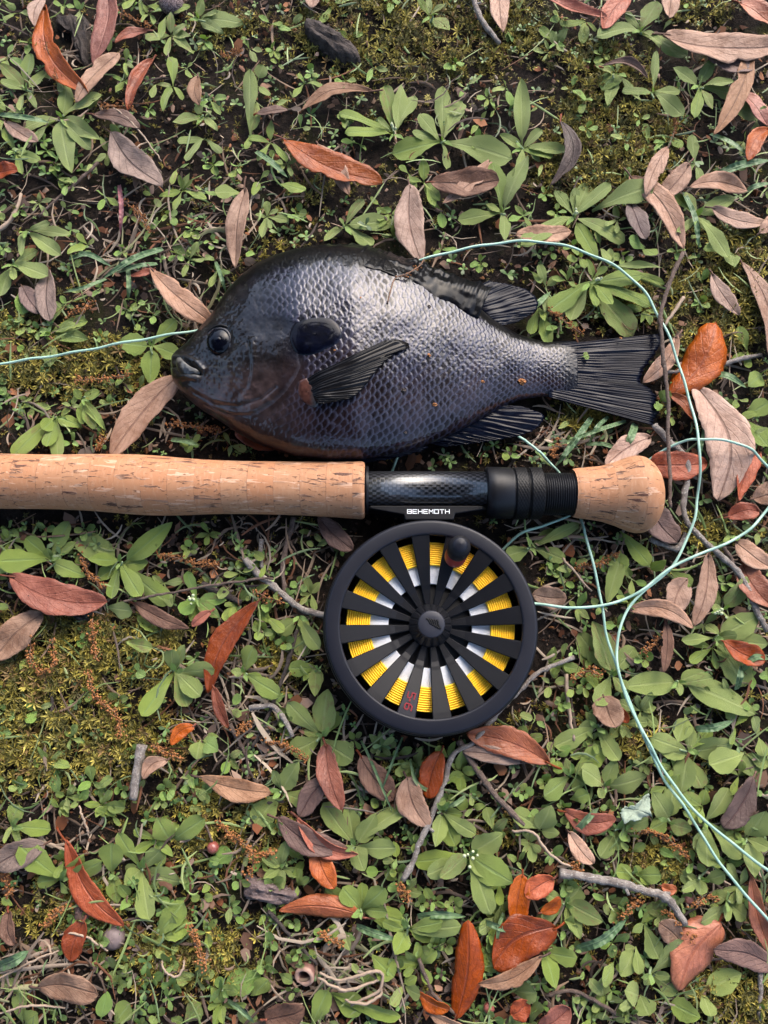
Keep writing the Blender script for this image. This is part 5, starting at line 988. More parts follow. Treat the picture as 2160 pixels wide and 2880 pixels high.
# ------------------------------------------------------------------ catkins: thread of little brown florets
CAT = [([(98,90),(110,130),(126,170)],'beside the long orange leaf'),([(262,30),(290,42),(322,56)],'below the acorn cup'),([(220,232),(255,228),(286,236)],'under the rolled rust leaf'),([(478,122),(500,118),(522,110)],'among seedlings left of the charred log'),([(270,437),(300,460),(322,497)],'by the narrow pink grass blade'),([(145,680),(175,668),(202,648)],'beside the grey brown leaf above the mint line'),([(160,822),(220,818),(278,810)],'in the moss below the mint line'),([(365,913),(420,922),(476,926)],'under the fish chin'),([(207,970),(226,944)],'at the end of the large blotched leaf'),([(67,1372),(66,1425),(88,1450),(116,1434),(113,1383)],'bent like a horseshoe in the left moss'),([(177,1204),(190,1240),(226,1268)],'above the big salmon leaf'),([(190,1456),(207,1506),(247,1540),(262,1588)],'long and crooked in the left moss'),([(200,1336),(202,1380),(208,1424)],'hanging below the chewed salmon leaf'),([(345,1196),(410,1212),(468,1222)],'under the cork grip'),([(553,1280),(580,1292),(612,1300)],'on the grey twig left of the reel'),([(577,1603),(620,1612),(662,1640)],'by the big dark leaves below the reel'),([(512,1580),(537,1562)],'beside the thin brown stem'),([(560,1850),(592,1840)],'above the bark chip'),([(694,2014),(715,2030),(742,2038)],'below the cigar shaped leaf'),([(862,1912),(878,1944)],'at the end of the long forked twig'),([(1388,1410),(1410,1392),(1428,1372)],'right of the line fork'),([(1238,1466),(1268,1450),(1302,1458)],'at the twig end right of the reel'),([(1246,1225),(1290,1220),(1335,1196)],'between the falling line and the cork butt'),([(1363,1790),(1400,1796),(1440,1810),(1482,1848)],'long and arched below the lichen flake'),([(1338,1985),(1360,1962),(1385,1946)],'just under the pale grey twig'),([(1440,1972),(1468,1996),(1498,2028)],'by the flat tan leaf'),([(1494,1958),(1522,1944),(1552,1942)],'beside the round reddish seed'),([(1188,670),(1220,694),(1254,720)],'between the back fin and the tail'),([(1462,248),(1454,298)],'standing in the gold moss'),([(470,1772),(500,1806),(545,1842),(540,1894)],'curved beside the red brown berry'),([(96,2006),(116,1976),(154,1956)],'beside the lobed nut husk'),([(2,1880),(22,1932)],'below the dull grey leaf'),([(412,2002),(425,2040),(444,2092)],'upright in the lower moss'),([(330,1612),(390,1640)],'right of the cut twig stub'),([(1236,1862),(1250,1886)],'above the stout pale twig'),([(1205,950),(1190,985)],'between the anal fin and the reel seat')]
fo8 = [(0,1,4),(1,2,4),(2,3,4),(3,0,4),(1,0,5),(2,1,5),(3,2,5),(0,3,5)]
for i, (pts, wh) in enumerate(CAT):
    r = np.random.default_rng(500+i); p = np.array(pts, float); Lp = np.linalg.norm(np.diff(p, axis=0), axis=1).sum(); n = max(14, int(Lp/4)); c = smooth_curve(p, n)+r.normal(0, .8, (n, 2)); path = PD(c[:, 0], c[:, 1], .0085+.0012*np.sin(np.arange(n)*.4+i)); org = [float(a) for a in path[n//2]]; org[2] = 0
    ps = []
    for k in range(n):
        for _ in range(r.integers(3, 7)):
            s = r.uniform(.00035, .0008); ctr = path[k]+r.normal(0, .0010, 3); ps.append((ctr+np.array([(1,0,0),(0,1,0),(-1,0,0),(0,-1,0),(0,0,1),(0,0,-1)])*s*r.uniform(.6, 1.3, (6, 1)), fo8))
    v, f = joinVF(ps); o = obj('catkin', localise(mesh_np('catkin', v, f, [M['catkin']], False), org)); o.location = org
    tag(o, 'crumbly brown catkin '+wh, 'catkin', 'fallen catkins')
    v, f, uv = tube(path, .0003, 5); part('stem', mesh_np('stem', v, f, [M['catstem']], True, uv), o, org)
# ------------------------------------------------------------------ green plants: rosettes (thing) with leaves (parts)
def leafproto(kind, seed):
    r = np.random.default_rng(seed); nu, nv = 18, 5; u = np.linspace(0, 1, nu); v = np.linspace(-1, 1, nv)
    if kind == 'spoon': wd = .05+.45*np.clip((u-.05)/.55, 0, 1)**1.1*np.sqrt(np.clip(1-np.clip((u-.66)/.34, 0, 1)**2, 0, 1))
    elif kind == 'oval': wd = .04+.5*np.sin(np.pi*np.clip((u-.12)/.88, 0, 1)**.85)**.8*(u > .1)
    elif kind == 'round': wd = .03+.5*np.sqrt(np.clip(1-((u-.66)/.34)**2, 0, 1))
    elif kind == 'lance': wd = .06+.44*np.sin(np.pi*u**.8)**.9
    wd[-1] = .02
    U, V = np.meshgrid(u, v, indexing='ij'); sr = r.uniform(.01, .06)
    Y = V*wd[:, None]*(1+sr*np.sin(U*r.uniform(24, 36))*np.abs(V)+.06*np.sin(U*5+r.uniform(0, 6))*V)
    Z = r.uniform(.02, .16)*np.sin(np.pi*U**.8)+r.uniform(-.10, .22)*(V**2)*wd[:, None]*.9-.05*np.exp(-(V/.3)**2)*wd[:, None]+.05*np.sin(U*9+r.uniform(0, 6)+V)*np.abs(V)-r.uniform(0, .12)*U**3
    Yb = r.normal(0, .05)*np.sin(np.pi*U)
    return np.stack([U, Y, Z], -1).reshape(-1, 3), (Yb.reshape(-1)), np.stack([U, V*.5+.5], -1).reshape(-1, 2), gridF(nu, nv)
PROTO = {}
def leafmesh(kind, mk, var):
    k = (kind, mk, var)
    if k not in PROTO:
        V, yb, uv, F = leafproto(kind, 40+var*7+hash_(kind)); me = mesh_np(kind+'_leaf', V, F, [M[mk]], True, uv); PROTO[k] = me
    return PROTO[k]
def hash_(s): return sum(ord(c)*(i+1) for i, c in enumerate(s)) % 97
def place_leaf(root, x0, y0, x1, y1, w, kind, mk, r, zb, zt, name='leaf'):
    a = PD(x0, y0, zb); b = PD(x1, y1, zt); L = float(np.linalg.norm(b-a)); W = w*S*.000170*r.uniform(.82, 1.12)
    me = leafmesh(kind, mk, int(r.integers(0, 7))); m = frame_mw(a, b, r.normal(0, .22)); sc = Matrix.Diagonal((L, W*(1 if r.random() < .5 else -1), L*.55, 1)).to_4x4()
    o = bpy.data.objects.new(name, me); link(o, root); o.matrix_parent_inverse = Matrix.Identity(4); o.matrix_basis = Matrix.Translation(root.location).inverted() @ m @ sc
    return o
NUM = {1: 'one leaf', 2: 'two leaves', 3: 'three leaves', 4: 'four leaves', 5: 'five leaves', 6: 'six leaves', 7: 'seven leaves', 8: 'eight leaves', 9: 'nine leaves', 10: 'ten leaves'}
MARKS = [(400,760,"the fish's snout"),(540,560,"the fish's forehead"),(700,500,"the fish's hump"),(950,520,"the fish's back fin"),(1170,660,"the soft back fin"),(1300,690,"the fish's tail stem"),(1430,760,"the fish's tail tip"),(1330,930,"the fish's lower tail lobe"),(1170,940,"the anal fin"),(450,920,"the fish's chin"),(200,960,"the grip's thick end"),(550,1150,"the cork grip"),(80,1140,"the grip near its swelling"),(1330,1160,"the cork butt"),(1230,1100,"the locking rings"),(700,1200,"the reel's upper left rim"),(680,1420,"the reel's left rim"),(720,1590,"the reel's lower left rim"),(940,1640,"the reel's bottom rim"),(1180,1500,"the reel's lower right rim"),(1190,1250,"the reel's upper right rim"),(1330,1400,"the line fork"),(1400,1650,"the doubled line"),(1560,1800,"the line's spreading tails"),(1650,1120,"the outer loop of line"),(1550,650,"the gold moss by the tail"),(720,90,"the dark log piece"),(860,120,"the upper gold moss"),(1330,300,"the gold moss patch"),(1550,80,"the very wide pinkish leaf"),(140,80,"the long orange leaf"),(300,340,"the crumpled grey leaf"),(720,350,"the large orange leaf"),(1010,390,"the broad brown leaf"),(1430,450,"the three crossing pale leaves"),(1560,430,"the pointed pale leaf"),(370,8,"the acorn cup"),(110,640,"the grey brown leaf"),(130,760,"the mint line's straight end"),(310,900,"the large blotched leaf"),(1500,780,"the fat puckered orange leaf"),(1530,960,"the largest pale leaf"),(130,1270,"the big salmon leaf"),(40,1370,"the broad tan leaf"),(350,1330,"the brown leaf strip"),(500,1400,"the long narrow rust leaf"),(300,1650,"the cut twig stub"),(580,1560,"the bent lichened twig"),(210,1900,"the long red leaf"),(460,1831,"the red brown berry"),(510,1695,"the narrow pinkish brown leaf"),(590,1920,"the bark chip"),(700,1975,"the cigar shaped leaf"),(720,1680,"the upright rust leaf"),(710,1800,"the rolled red leaf"),(900,1730,"the oval pink leaf"),(1070,1720,"the smooth brown branch"),(1000,2090,"the tall dark rust leaf"),(1140,2050,"the big dark orange leaf"),(1270,1760,"the dark red stalked leaf"),(1370,1750,"the lichen flake"),(1340,1910,"the stout pale grey twig"),(1500,2070,"the plump orange leaf"),(1600,1740,"the mauve leaf by the line"),(1440,1340,"the wavy pale leaf"),(1600,1400,"the glossy rust leaf"),(1560,1230,"the crooked grey branch"),(150,2140,"the solitary tan leaf"),(246,2026,"the round nut"),(760,2120,"the curled dry blade"),(660,2190,"the brown red leaf"),(430,2080,"the lower moss"),(80,1560,"the left moss"),(1640,2130,"the mauve brown leaf"),(1300,2150,"the knotted stem"),(530,480,"the spotted brown leaf"),(1210,330,"the leaf standing on edge"),(480,150,"the upper seedlings"),(50,480,"the curved tan stem"),(1230,40,"the torn salmon leaf"),(960,40,"the twig in the gold moss")]
MK = np.array([(a, b) for a, b, _ in MARKS], float)
USED = set()
def where(x, y): return MARKS[int(np.argmin(np.hypot(MK[:, 0]-x, MK[:, 1]-y)))][2]
def finish(root, kindw, x, y, n):
    od = np.argsort(np.hypot(MK[:, 0]-x, MK[:, 1]-y)); nm = NUM.get(n, 'many leaves'); w0, w1, w2 = (MARKS[i][2] for i in od[:3])
    for lab in ('%s with %s growing beside %s' % (kindw, nm, w0), '%s with %s between %s and %s' % (kindw, nm, w0, w1), '%s with %s between %s and %s' % (kindw, nm, w0, w2), '%s between %s and %s' % (kindw, w0, w1), '%s beside %s' % (kindw, w1), '%s beside %s' % (kindw, w2)):
        if lab not in USED and len(lab.split()) <= 16: break
    USED.add(lab); tag(root, lab, 'plant', kindw+' plants in the ground cover')
def stemlet(root, x, y, r, zb=.001):
    org = list(root.location); p = PD(np.array([x, x+r.normal(0, 4), x+r.normal(0, 7)]), np.array([y, y+r.normal(0, 4), y+r.normal(0, 7)]), np.array([-.001, .004, .0085])); v, f, uv = tube(smooth_curve(p, 6), np.linspace(.0007, .0005, 6), 6); part('stem', mesh_np('stem', v, f, [M['stemgreen']], True, uv), root, org); return p[-1]
def buds(root, q, r):
    ps = []
    for _ in range(6):
        s = r.uniform(.0005, .0009); c = q+np.array([r.normal(0, .0012), r.normal(0, .0012), r.uniform(.0, .0018)]); th, a = np.meshgrid(np.linspace(0, np.pi, 5), np.linspace(0, 2*np.pi, 7, endpoint=False), indexing='ij'); V = c+np.stack([np.sin(th)*np.cos(a), np.sin(th)*np.sin(a), 1.3*np.cos(th)], -1)*s; ps.append((V.reshape(-1, 3), gridF(5, 7, False, True)))
    v, f = joinVF(ps); part('flower_buds', mesh_np('flower_buds', v, f, [M['bud']], True), root, list(root.location))
# traced plants: centre : leaf tips (a third number is the leaf width); letter = leaf colour, * = flower buds
PL = """
s133 257:218 200;145 180;150 368 46;196 320;210 297;70 315;50 275
s60 197:65 115 36;0 175;40 235;80 235;105 150;0 137
g35 330:8 275;60 330;45 372;85 345
s430 43:482 70;525 50;408 30;437 -5;470 25
g250 305:250 270 40
g375 185:373 120 28;350 235;395 215
s445 300:383 303;400 345;480 330
s440 255:372 262 30;455 238;470 280;425 228
s60 500:105 480;45 552;132 550;150 505 28
g190 530:145 545;203 518;165 505
g525 420:464 414 40
s543 292:540 150 36;556 222;530 320
s850 290:733 240 40;746 283;870 180 36;830 180;895 205;815 255*
s956 307:849 330 48;890 285;956 187 38;906 245;1000 215;1106 342 56;965 365
s745 490:785 430;806 530 44;735 475;860 480;700 520
s1085 460:1065 350 40;1140 335;1090 522;1050 440;990 475
s930 37:903 -5;970 63 38;963 7;925 -8
s553 182:568 140 36;583 207
g598 398:660 412 34
s1126 323:1126 170 44;1170 278;1195 335;1240 325 34;1115 400;1080 290
s1240 470:1126 525 50;1200 410;1270 395 40;1243 405;1350 520 48;1290 560;1320 395 40*
s1283 455:1412 398 50
s1383 70:1352 27;1420 3 44;1290 75;1430 95;1487 118
s1330 160:1285 140;1300 192 46;1343 107;1340 178;1383 217;1312 225
s1410 202:1418 110 26;1475 249;1470 197 24;1345 195
s1510 187:1456 143 32;1540 127;1585 175 34;1594 205;1540 235;1500 250
s1200 97:1225 60;1190 66;1165 60;1215 110
s1640 262:1598 232 42;1652 228;1630 292
s1500 357:1495 291 32;1515 395;1480 370
s1503 467:1450 413 28;1590 424 34;1480 415;1575 555 40;1465 500;1540 500
f1390 540:1360 515 30;1416 550 30
s27 572:104 595 46;30 605;0 640;80 540
f47 622:50 678 36
g110 722:123 650 34;100 732;160 700;185 690;190 732
g330 748:256 740 46;380 690 34;386 768 40;324 828 36
g112 745:110 792 38
g178 862:180 916 26;205 926 24;226 925 20;214 844 28;160 840
g123 902:93 928 34;176 920 30;125 988 38;25 985 38;100 965
g110 1212:147 1126 44;-5 1212 48;100 1186;182 1244 36;162 1172;55 1162 36
g260 1215:158 1163 48;190 1207;320 1216 30;372 1128 46;207 1253;280 1263;240 1293;302 1287;366 1306 42
f427 1295:403 1235 28;389 1323 30;474 1334;488 1296;412 1342*
s380 1452:306 1547 46;464 1446 40;433 1503 36;406 1526;370 1404 36;396 1395
f228 1312:283 1320 32
g296 1330:342 1366 26
g268 1387:330 1400 30
s645 1331:599 1370 36;656 1418 44;668 1361;690 1402
g527 1455:546 1396 40;604 1502 42;565 1463;500 1448
g684 1436:624 1444 34;680 1502 30;655 1470
s697 1592:621 1518 38;706 1490 44;732 1538;628 1626 44;655 1578;762 1642 50;722 1702 50
s767 1826:750 1740 42;698 1735 38;812 1760;855 1832 36;786 1881 40;878 1740 44;716 1846
s606 1710:551 1780 46;685 1738 42;643 1648 36;590 1664
g780 1966:702 1920 40;740 1918 38;831 1920 36;837 1970;783 1907;871 1990
s1013 1846:952 1896 38;895 1862;1085 1803 42;1108 1907 52;1056 1896;922 1890;1060 1976 40*
g953 1750:942 1828 34;984 1828 36;1028 1803 32;1000 1760
s1066 1796:1050 1744 28;1096 1768;1092 1802
g880 2006:853 2060 30;826 1992;955 1992 28;995 2002 32;946 2026 32
g803 2063:851 2111 38
g872 2128:908 2150 28;845 2170;900 2110
g670 2214:707 2140 40
g712 2140:785 2182 40;864 2202 30
g540 2152:580 2118 46
g600 2196:637 2183 44
g1040 2040:1071 2102 42;1055 2070
s1146 1184:1093 1201 34;1221 1209 34;1200 1145;1252 1130 24
g1340 1147:1404 1220 34
g1340 1192:1334 1240 36;1312 1302 36
g1404 1231:1438 1212 26
g1448 1234:1494 1264 38
s1320 1460:1300 1363 46;1371 1398 44;1250 1368;1284 1343;1352 1492 34;1290 1522 36
s1466 1473:1349 1482 56;1522 1450 30;1470 1502;1634 1541 54;1540 1464
s1543 1379:1474 1384 26;1592 1371;1612 1482 50;1642 1328 56;1662 1392 40;1580 1412
s1560 1316:1542 1277;1617 1248 42;1538 1315;1570 1335*
s1482 1546:1465 1602 36;1490 1527;1496 1617 28
g1125 1602:1131 1568 26;1172 1590;1118 1632 30
s1290 1572:1250 1570 36;1337 1642 34;1198 1612 40;1265 1538;1312 1592
s1486 1622:1408 1594 40;1585 1606 44;1536 1574;1490 1568
s1640 1592:1630 1548 30;1652 1634 32
s1486 1630:1420 1617;1472 1712 42;1518 1702 34
s1606 1626:1534 1652 48;1635 1680 44;1660 1655
s1233 1674:1176 1720 46;1222 1638;1262 1696 36;1282 1648;1306 1618
s1306 1698:1258 1660 40;1398 1676 50;1296 1722;1330 1640
g1232 1724:1272 1714 32
s1333 1791:1268 1782 28;1332 1837 26;1400 1770 30;1297 1852 28
s1443 1774:1412 1712 38;1460 1690;1404 1792 34;1495 1792 34
s1523 1776:1575 1704 34;1505 1842 34;1608 1852 52;1530 1872 42
s1610 1812:1655 1752 40;1630 1895 40;1662 1832;1600 1750
g1373 1887:1331 1883 34;1428 1890 30;1383 1872;1406 1908
s1166 1792:1108 1753 34;1191 1742 40;1208 1800 28
s1513 1897:1469 1890 26;1565 1890 28;1513 1932 28;1475 1924
s1570 1947:1540 1925 28;1518 1995 30;1570 1988 18;1612 1982 34
s1220 1951:1180 1930 26;1254 1919 36;1168 1988 28;1145 2008 28;1254 2028 28;1302 1991 36;1264 1983
g1390 1996:1424 2072 38;1421 1952 34;1365 2012
s1373 2044:1342 2109 34;1381 2105 26;1350 2050
s1406 2102:1482 2035 42;1464 2142 36;1392 2128;1446 2110
g1176 2052:1201 2135 32;1245 2071 36
s1106 2140:1157 2146 34;1130 2110
g1326 2074:1302 2128 28
g1443 2162:1512 2199 36
s1516 2142:1537 2195 28;1602 2102 34;1480 2150
s1380 2150:1402 2192 40;1350 2138 34;1340 2180
g133 1900:41 1828 44;181 1849 28;218 1864 38;80 1906 30;146 1929
s307 1876:320 1986 42;346 1837 34;269 1911 30;254 1800 28;392 1906 38;270 1872
g367 1820:339 1767 38;439 1769 40;395 1790
g245 1884:240 1821 44;253 1952 32
f458 1869:500 1837 34
g336 2027:407 1994 42;397 1949 40
g27 1787:40 1739 34;109 1791 34;8 1820;45 1827
f123 1648:122 1714 32
f209 1706:241 1679 24
g50 2212:42 2128 36;82 2190 36
f219 2203:231 2143 28
g244 2216:281 2168 40
f480 2136:455 2156 26;510 2141;470 2110;562 2108 40;515 2142
g1273 612:1185 671 50;1388 594 50;1408 656 44;1232 692 44;1368 722 58;1322 656 30;1290 660*
s1315 578:1317 535 20;1432 575 16;1436 611 22
g1166 666:1176 692;1145 722;1186 742 30*
g1600 901:1662 868 40;1662 962 50;1636 890
g1645 812:1619 832 34;1662 798
s1570 540:1586 575 40;1520 536
f1425 866:1448 845 28;1420 884
f437 1600:470 1620 30;425 1640 34;470 1590
g400 2208:432 2170 34;370 2200
"""
nplant = 0
for row in PL.strip().splitlines():
    r = np.random.default_rng(9000+nplant); nplant += 1
    star = row.endswith('*'); row = row.rstrip('*'); c, tips = row.split(':'); kc = c[0]; x, y = map(float, c[1:].split()); mk = {'s': 'sage', 'g': 'green', 'f': 'fresh'}[kc]
    tips = [[float(a) for a in t.split()] for t in tips.split(';')]
    root = empty('rosette_plant', PD(x, y, 0)); n = 0
    for t in tips:
        L = math.hypot(t[0]-x, t[1]-y); w = t[2] if len(t) > 2 else min(40, max(18, L*.42)); kd = r.choice(['spoon', 'spoon', 'oval']) if L > 45 else r.choice(['spoon', 'oval', 'round'])
        place_leaf(root, x+r.normal(0, 2), y+r.normal(0, 2), t[0], t[1], w*1.06, kd, mk if r.random() < .8 else r.choice(['sage', 'green']), r, r.uniform(.002, .005), r.uniform(.0045, .013)); n += 1
    # young inner leaves
    if len(tips) >= 4:
        for _ in range(2):
            a = r.uniform(0, 6.28); l = r.uniform(14, 26); place_leaf(root, x, y, x+l*math.cos(a), y+l*math.sin(a), l*.5, 'oval', 'fresh', r, .006, .013, 'young_leaf')
        q = stemlet(root, x, y, r)
        if star: buds(root, q+np.array([0, 0, .003]), r)
    finish(root, {'s': 'grey green rosette', 'g': 'green rosette', 'f': 'bright green sprig'}[kc], x, y, n)
# scattered smaller plants in the gaps
centres = [tuple(map(float, l.split(':')[0][1:].split())) for l in PL.strip().splitlines()]
tipsall = []
for l in PL.strip().splitlines():
    x, y = map(float, l.split(':')[0][1:].split())
    for t in l.rstrip('*').split(':')[1].split(';'): q = [float(a) for a in t.split()]; tipsall += [((x+2*q[0])/3, (y+2*q[1])/3), ((2*x+q[0])/3, (2*y+q[1])/3), (q[0], q[1])]
occ = [np.array(tipsall)]; occ = occ[0]
LINE_D = np.array([(p_[0]/S, p_[1]/S) for p_ in L1]+[(-9999, -9999)]+[(p_[0]/S, p_[1]/S) for p_ in L2])
extra = []; rs = np.random.default_rng(4242); tries = 0; kinds = {'rosette': 0, 'clover': 0, 'seedling': 0}
GREEN = [(1350,1750,330,460,1.0),(850,1850,330,260,.9),(1350,400,330,400,.6),(150,220,260,230,.55),(1000,300,300,160,.45),(180,1180,260,120,.8),(180,880,200,130,.6),(450,1900,420,350,.45),(1550,900,150,300,.5),(700,1500,120,160,.5),(1200,1200,120,140,.5),(400,500,350,200,.40)]
def gdens(x, y): return max(.30, max(a*max(0, 1.2-math.hypot((x-cx_)/rx, (y-cy_)/ry)) for cx_, cy_, rx, ry, a in GREEN))
while len(extra) < 620 and tries < 60000:
    tries += 1; x, y = rs.uniform(-150, 1810), rs.uniform(-150, 2360)
    inframe = 0 < x < 1659 and 0 < y < 2212
    if rs.random() > gdens(x, y)*(1-.6*float(moss_density(np.array(x), np.array(y)))) or blocked(x, y, 22) or on_dead(x, y, .75): continue
    if np.min(np.hypot(occ[:, 0]-x, occ[:, 1]-y)) < 20: continue
    if extra and min(math.hypot(x-a, y-b) for a, b in extra) < 25: continue
    if not inframe and rs.random() < .3: continue
    extra.append((x, y)); kd = rs.choice(['rosette', 'clover', 'seedling'], p=[.24, .35, .41]); r = np.random.default_rng(20000+len(extra)); n = 0; org = PD(x, y, 0); root = None
    specs = []
    if kd == 'rosette':
        m = int(r.integers(3, 8)); a0_ = r.uniform(0, 6.28); sz = r.uniform(24, 54); mk = r.choice(['sage', 'green', 'green'])
        for k in range(m): a = a0_+k*2.4+r.normal(0, .25); l = sz*r.uniform(.6, 1.15); specs.append((a, l, l*r.uniform(.36, .55), r.choice(['spoon', 'spoon', 'oval']), mk, r.uniform(.004, .010)))
    elif kd == 'clover':
        m = int(r.integers(3, 6)); a0_ = r.uniform(0, 6.28)
        for k in range(m): a = a0_+k*6.28/m+r.normal(0, .15); l = r.uniform(13, 24); specs.append((a, l, l*.8, 'round', r.choice(['fresh', 'green']), r.uniform(.006, .011)))
    else:
        m = int(r.integers(2, 5)); a0_ = r.uniform(0, 6.28)
        for k in range(m): a = a0_+k*6.28/m+r.normal(0, .4); l = r.uniform(18, 40); specs.append((a, l, l*r.uniform(.42, .6), r.choice(['oval', 'round', 'spoon']), r.choice(['fresh', 'green', 'sage']), r.uniform(.004, .010)))
    for a, l, w, kl_, mk, zt in specs:
        x1, y1 = x+l*math.cos(a), y+l*math.sin(a)
        if blocked(x1, y1, 5) or on_dead(x1, y1, .42) or on_dead((x+x1)/2, (y+y1)/2, .42): continue
        if root is None: root = empty({'rosette': 'rosette_plant', 'clover': 'clover_sprig', 'seedling': 'leafy_seedling'}[kd], org)
        place_leaf(root, x, y, x1, y1, w, kl_, mk, r, r.uniform(.001, .004), zt); n += 1
    if root: finish(root, {'rosette': 'small leafy rosette', 'clover': 'round leaved clover sprig', 'seedling': 'little seedling'}[kd], x, y, n)
# ------------------------------------------------------------------ grass blades
GR = [((0,248),(60,256),(108,265),16,'flat grass blade under the big rosette by the long orange leaf'),((553,328),(585,350),(622,384),15,'short grass blade left of the large orange leaf'),((1543,381),(1600,358),(1664,346),22,'broad grass blade by the pointed pale leaf'),((1534,290),(1580,310),(1628,344),14,'dark grass blade at the tip of the long tan leaf'),((1604,417),(1630,404),(1664,395),14,'short grass blade beyond the pointed pale leaf'),((1476,415),(1500,470),(1510,538),14,'upright grass blade beside the drooping rosette'),((352,538),(290,560),(222,602),18,'grey green grass blade above the pinkish tan leaf'),((230,603),(180,622),(136,632),10,'thin pale grass blade above the grey brown leaf'),((277,578),(279,615),(277,650),12,'short upright grass blade near the pinkish tan leaf'),((466,566),(478,598),(488,632),10,'bright thin grass blade before the fish forehead'),((370,950),(400,953),(432,962),12,'grass blade beneath the fish chin'),((1278,902),(1240,955),(1200,1008),15,'grass blade slanting from the tail stem to the locking rings'),((1314,900),(1288,925),(1272,960),10,'short curved grass blade under the tail'),((1352,910),(1290,930),(1206,962),10,'long thin grass blade lying below the tail'),((1264,960),(1305,960),(1345,976),10,'arched grass blade above the cork butt'),((1372,916),(1364,940),(1352,968),18,'wide grass blade under the lower tail lobe'),((770,2000),(810,2016),(856,2030),15,'grass blade below the cigar shaped leaf'),((902,1979),(950,1975),(1006,1980),14,'level grass blade above the tall dark rust leaf'),((1044,1990),(1070,2000),(1106,2014),12,'grass blade left of the narrow orange leaf'),((1088,1970),(1078,2000),(1073,2038),8,'thin upright grass blade by the narrow orange leaf'),((1243,2050),(1300,2030),(1355,1984),18,'long pale grass blade below the stout pale grey twig'),((1502,1574),(1540,1572),(1584,1557),16,'blue green grass blade beside the doubled line'),((-4,2088),(30,2075),(62,2054),22,'broad grass blade below the broken red leaf end'),((492,2160),(520,2180),(550,2210),10,'grass blade in the lower moss'),((1240,1798),(1265,1772),(1294,1744),14,'dark grass blade crossing the dark red stalked leaf'),((1532,810),(1570,812),(1613,838),16,'grey green grass blade between the fat orange and largest pale leaf'),((1590,1490),(1598,1460),(1600,1435),14,'bright grass blade near the glossy rust leaf'),((1600,1450),(1630,1420),(1664,1424),14,'curving grass blade at the glossy rust leaf'),((258,400),(263,450),(260,508),12,'narrow pink grass blade on bare soil'),((1110,680),(1150,665),(1190,630),16,'dark green blade behind the soft back fin'),((1505,1010),(1517,950),(1520,900),8,'thin green stem on the largest pale leaf'),((780,1600),(800,1640),(850,1760),6,'thin green stem over the dull dark brown leaf'),((870,1592),(850,1640),(820,1720),5,'fine arching stem below the reel'),((940,1715),(900,1690),(885,1640),8,'green blade beside the oval pink leaf'),((340,570),(300,575),(250,590),12,'faded grass blade above the grey brown leaf'),((1005,1720),(985,1735),(960,1745),10,'short grass tuft blade beside the forked twig'),((150,560),(190,550),(240,575),14,'low grass blade at the bent seed head')]
pinkm = green_mat('pink_blade', (.22, .06, .08), (.26, .08, .09), (.2, .08, .08), .5)
for i, (a, b, c, w, lab) in enumerate(GR):
    r = np.random.default_rng(7000+i); p = smooth_curve(np.array([a, b, c], float), 14); t = np.linspace(0, 1, 14); z = .004+.007*np.sin(np.pi*t*.8+.2); path = PD(p[:, 0], p[:, 1], z); T = np.gradient(path, axis=0); T /= np.linalg.norm(T, axis=1)[:, None]; Sd = np.cross(T, [0, 0, 1.]); Sd /= np.linalg.norm(Sd, axis=1)[:, None]
    wd = w*S*.000166*.5*np.interp(t, [0, .1, .6, .85, 1], [.65, .95, 1, .65, .05]); v = np.linspace(-1, 1, 5); V = path[:, None]+Sd[:, None]*(wd[:, None]*v[None])[..., None]; V[..., 2] += (np.abs(v)*.45)[None]*wd[:, None]
    uv = np.stack([np.broadcast_to(t[:, None], (14, 5)), np.broadcast_to(v*.5+.5, (14, 5))], -1).reshape(-1, 2); org = [float(q) for q in path[0]]; org[2] = 0
    o = obj('grass_blade', localise(mesh_np('grass_blade', V.reshape(-1, 3), gridF(14, 5), [pinkm if 'narrow pink' in lab else M['grass']], True, uv), org)); o.location = org; tag(o, lab, 'grass', 'loose grass blades')
# ------------------------------------------------------------------ bits stuck to the wet fish
BITS = [(1206,862,.0011,'dark brown crumb on the upper flank of the fish'),(1207,1000,.0010,'curled tan shred above the pectoral fin tip'),(1012,838,.0008,'orange brown flake below the back fin on the flank'),(1357,1074,.0010,'orange crumb on the rear flank'),(1468,1075,.0020,'largest rust flake on the tail stem'),(1135,1098,.0012,'black crumb in the middle of the flank'),(1224,1138,.0011,'orange flake above the belly'),(1141,1217,.0008,'small dark crumb near the pelvic fin'),(1121,985,.0007,'tiny rust crumb on the pectoral fin tip'),(942,985,.0006,'tiny pale crumb behind the gill flap'),(1745,951,.0008,'rust crumb on the upper edge of the tail fin')]
for i, (x, y, s, lab) in enumerate(BITS):
    r = np.random.default_rng(60+i); q = on_body(np.array([float(x)]), np.array([float(y)]))[0] if x < 1600 else P(x, y, .012); th, a = np.meshgrid(np.linspace(0, np.pi, 6), np.linspace(0, 2*np.pi, 9, endpoint=False), indexing='ij'); V = np.stack([np.sin(th)*np.cos(a), np.sin(th)*np.sin(a)*.8, np.cos(th)*.5], -1)*s*r.uniform(.55, 1.35, (6, 9, 1))
    o = obj('crumb', mesh_np('crumb', V.reshape(-1, 3), gridF(6, 9, False, True), [M['catkin'] if 'black' not in lab and 'dark' not in lab else M['twigd']], False)); o.location = [float(c) for c in q+np.array([0, 0, s*.3])]; tag(o, lab, 'crumb', 'crumbs stuck to the fish')
q = P(1644, 1001, .0128); lf = obj('round_leaflet', leafmesh('round', 'fresh', 1), None, frame_mw(P(1634, 1004, .0128), P(1658, 998, .0132)) @ Matrix.Diagonal((.0042, .0040, .002, 1)).to_4x4()); tag(lf, 'tiny round green leaflet stuck on the base of the tail fin', 'leaf')
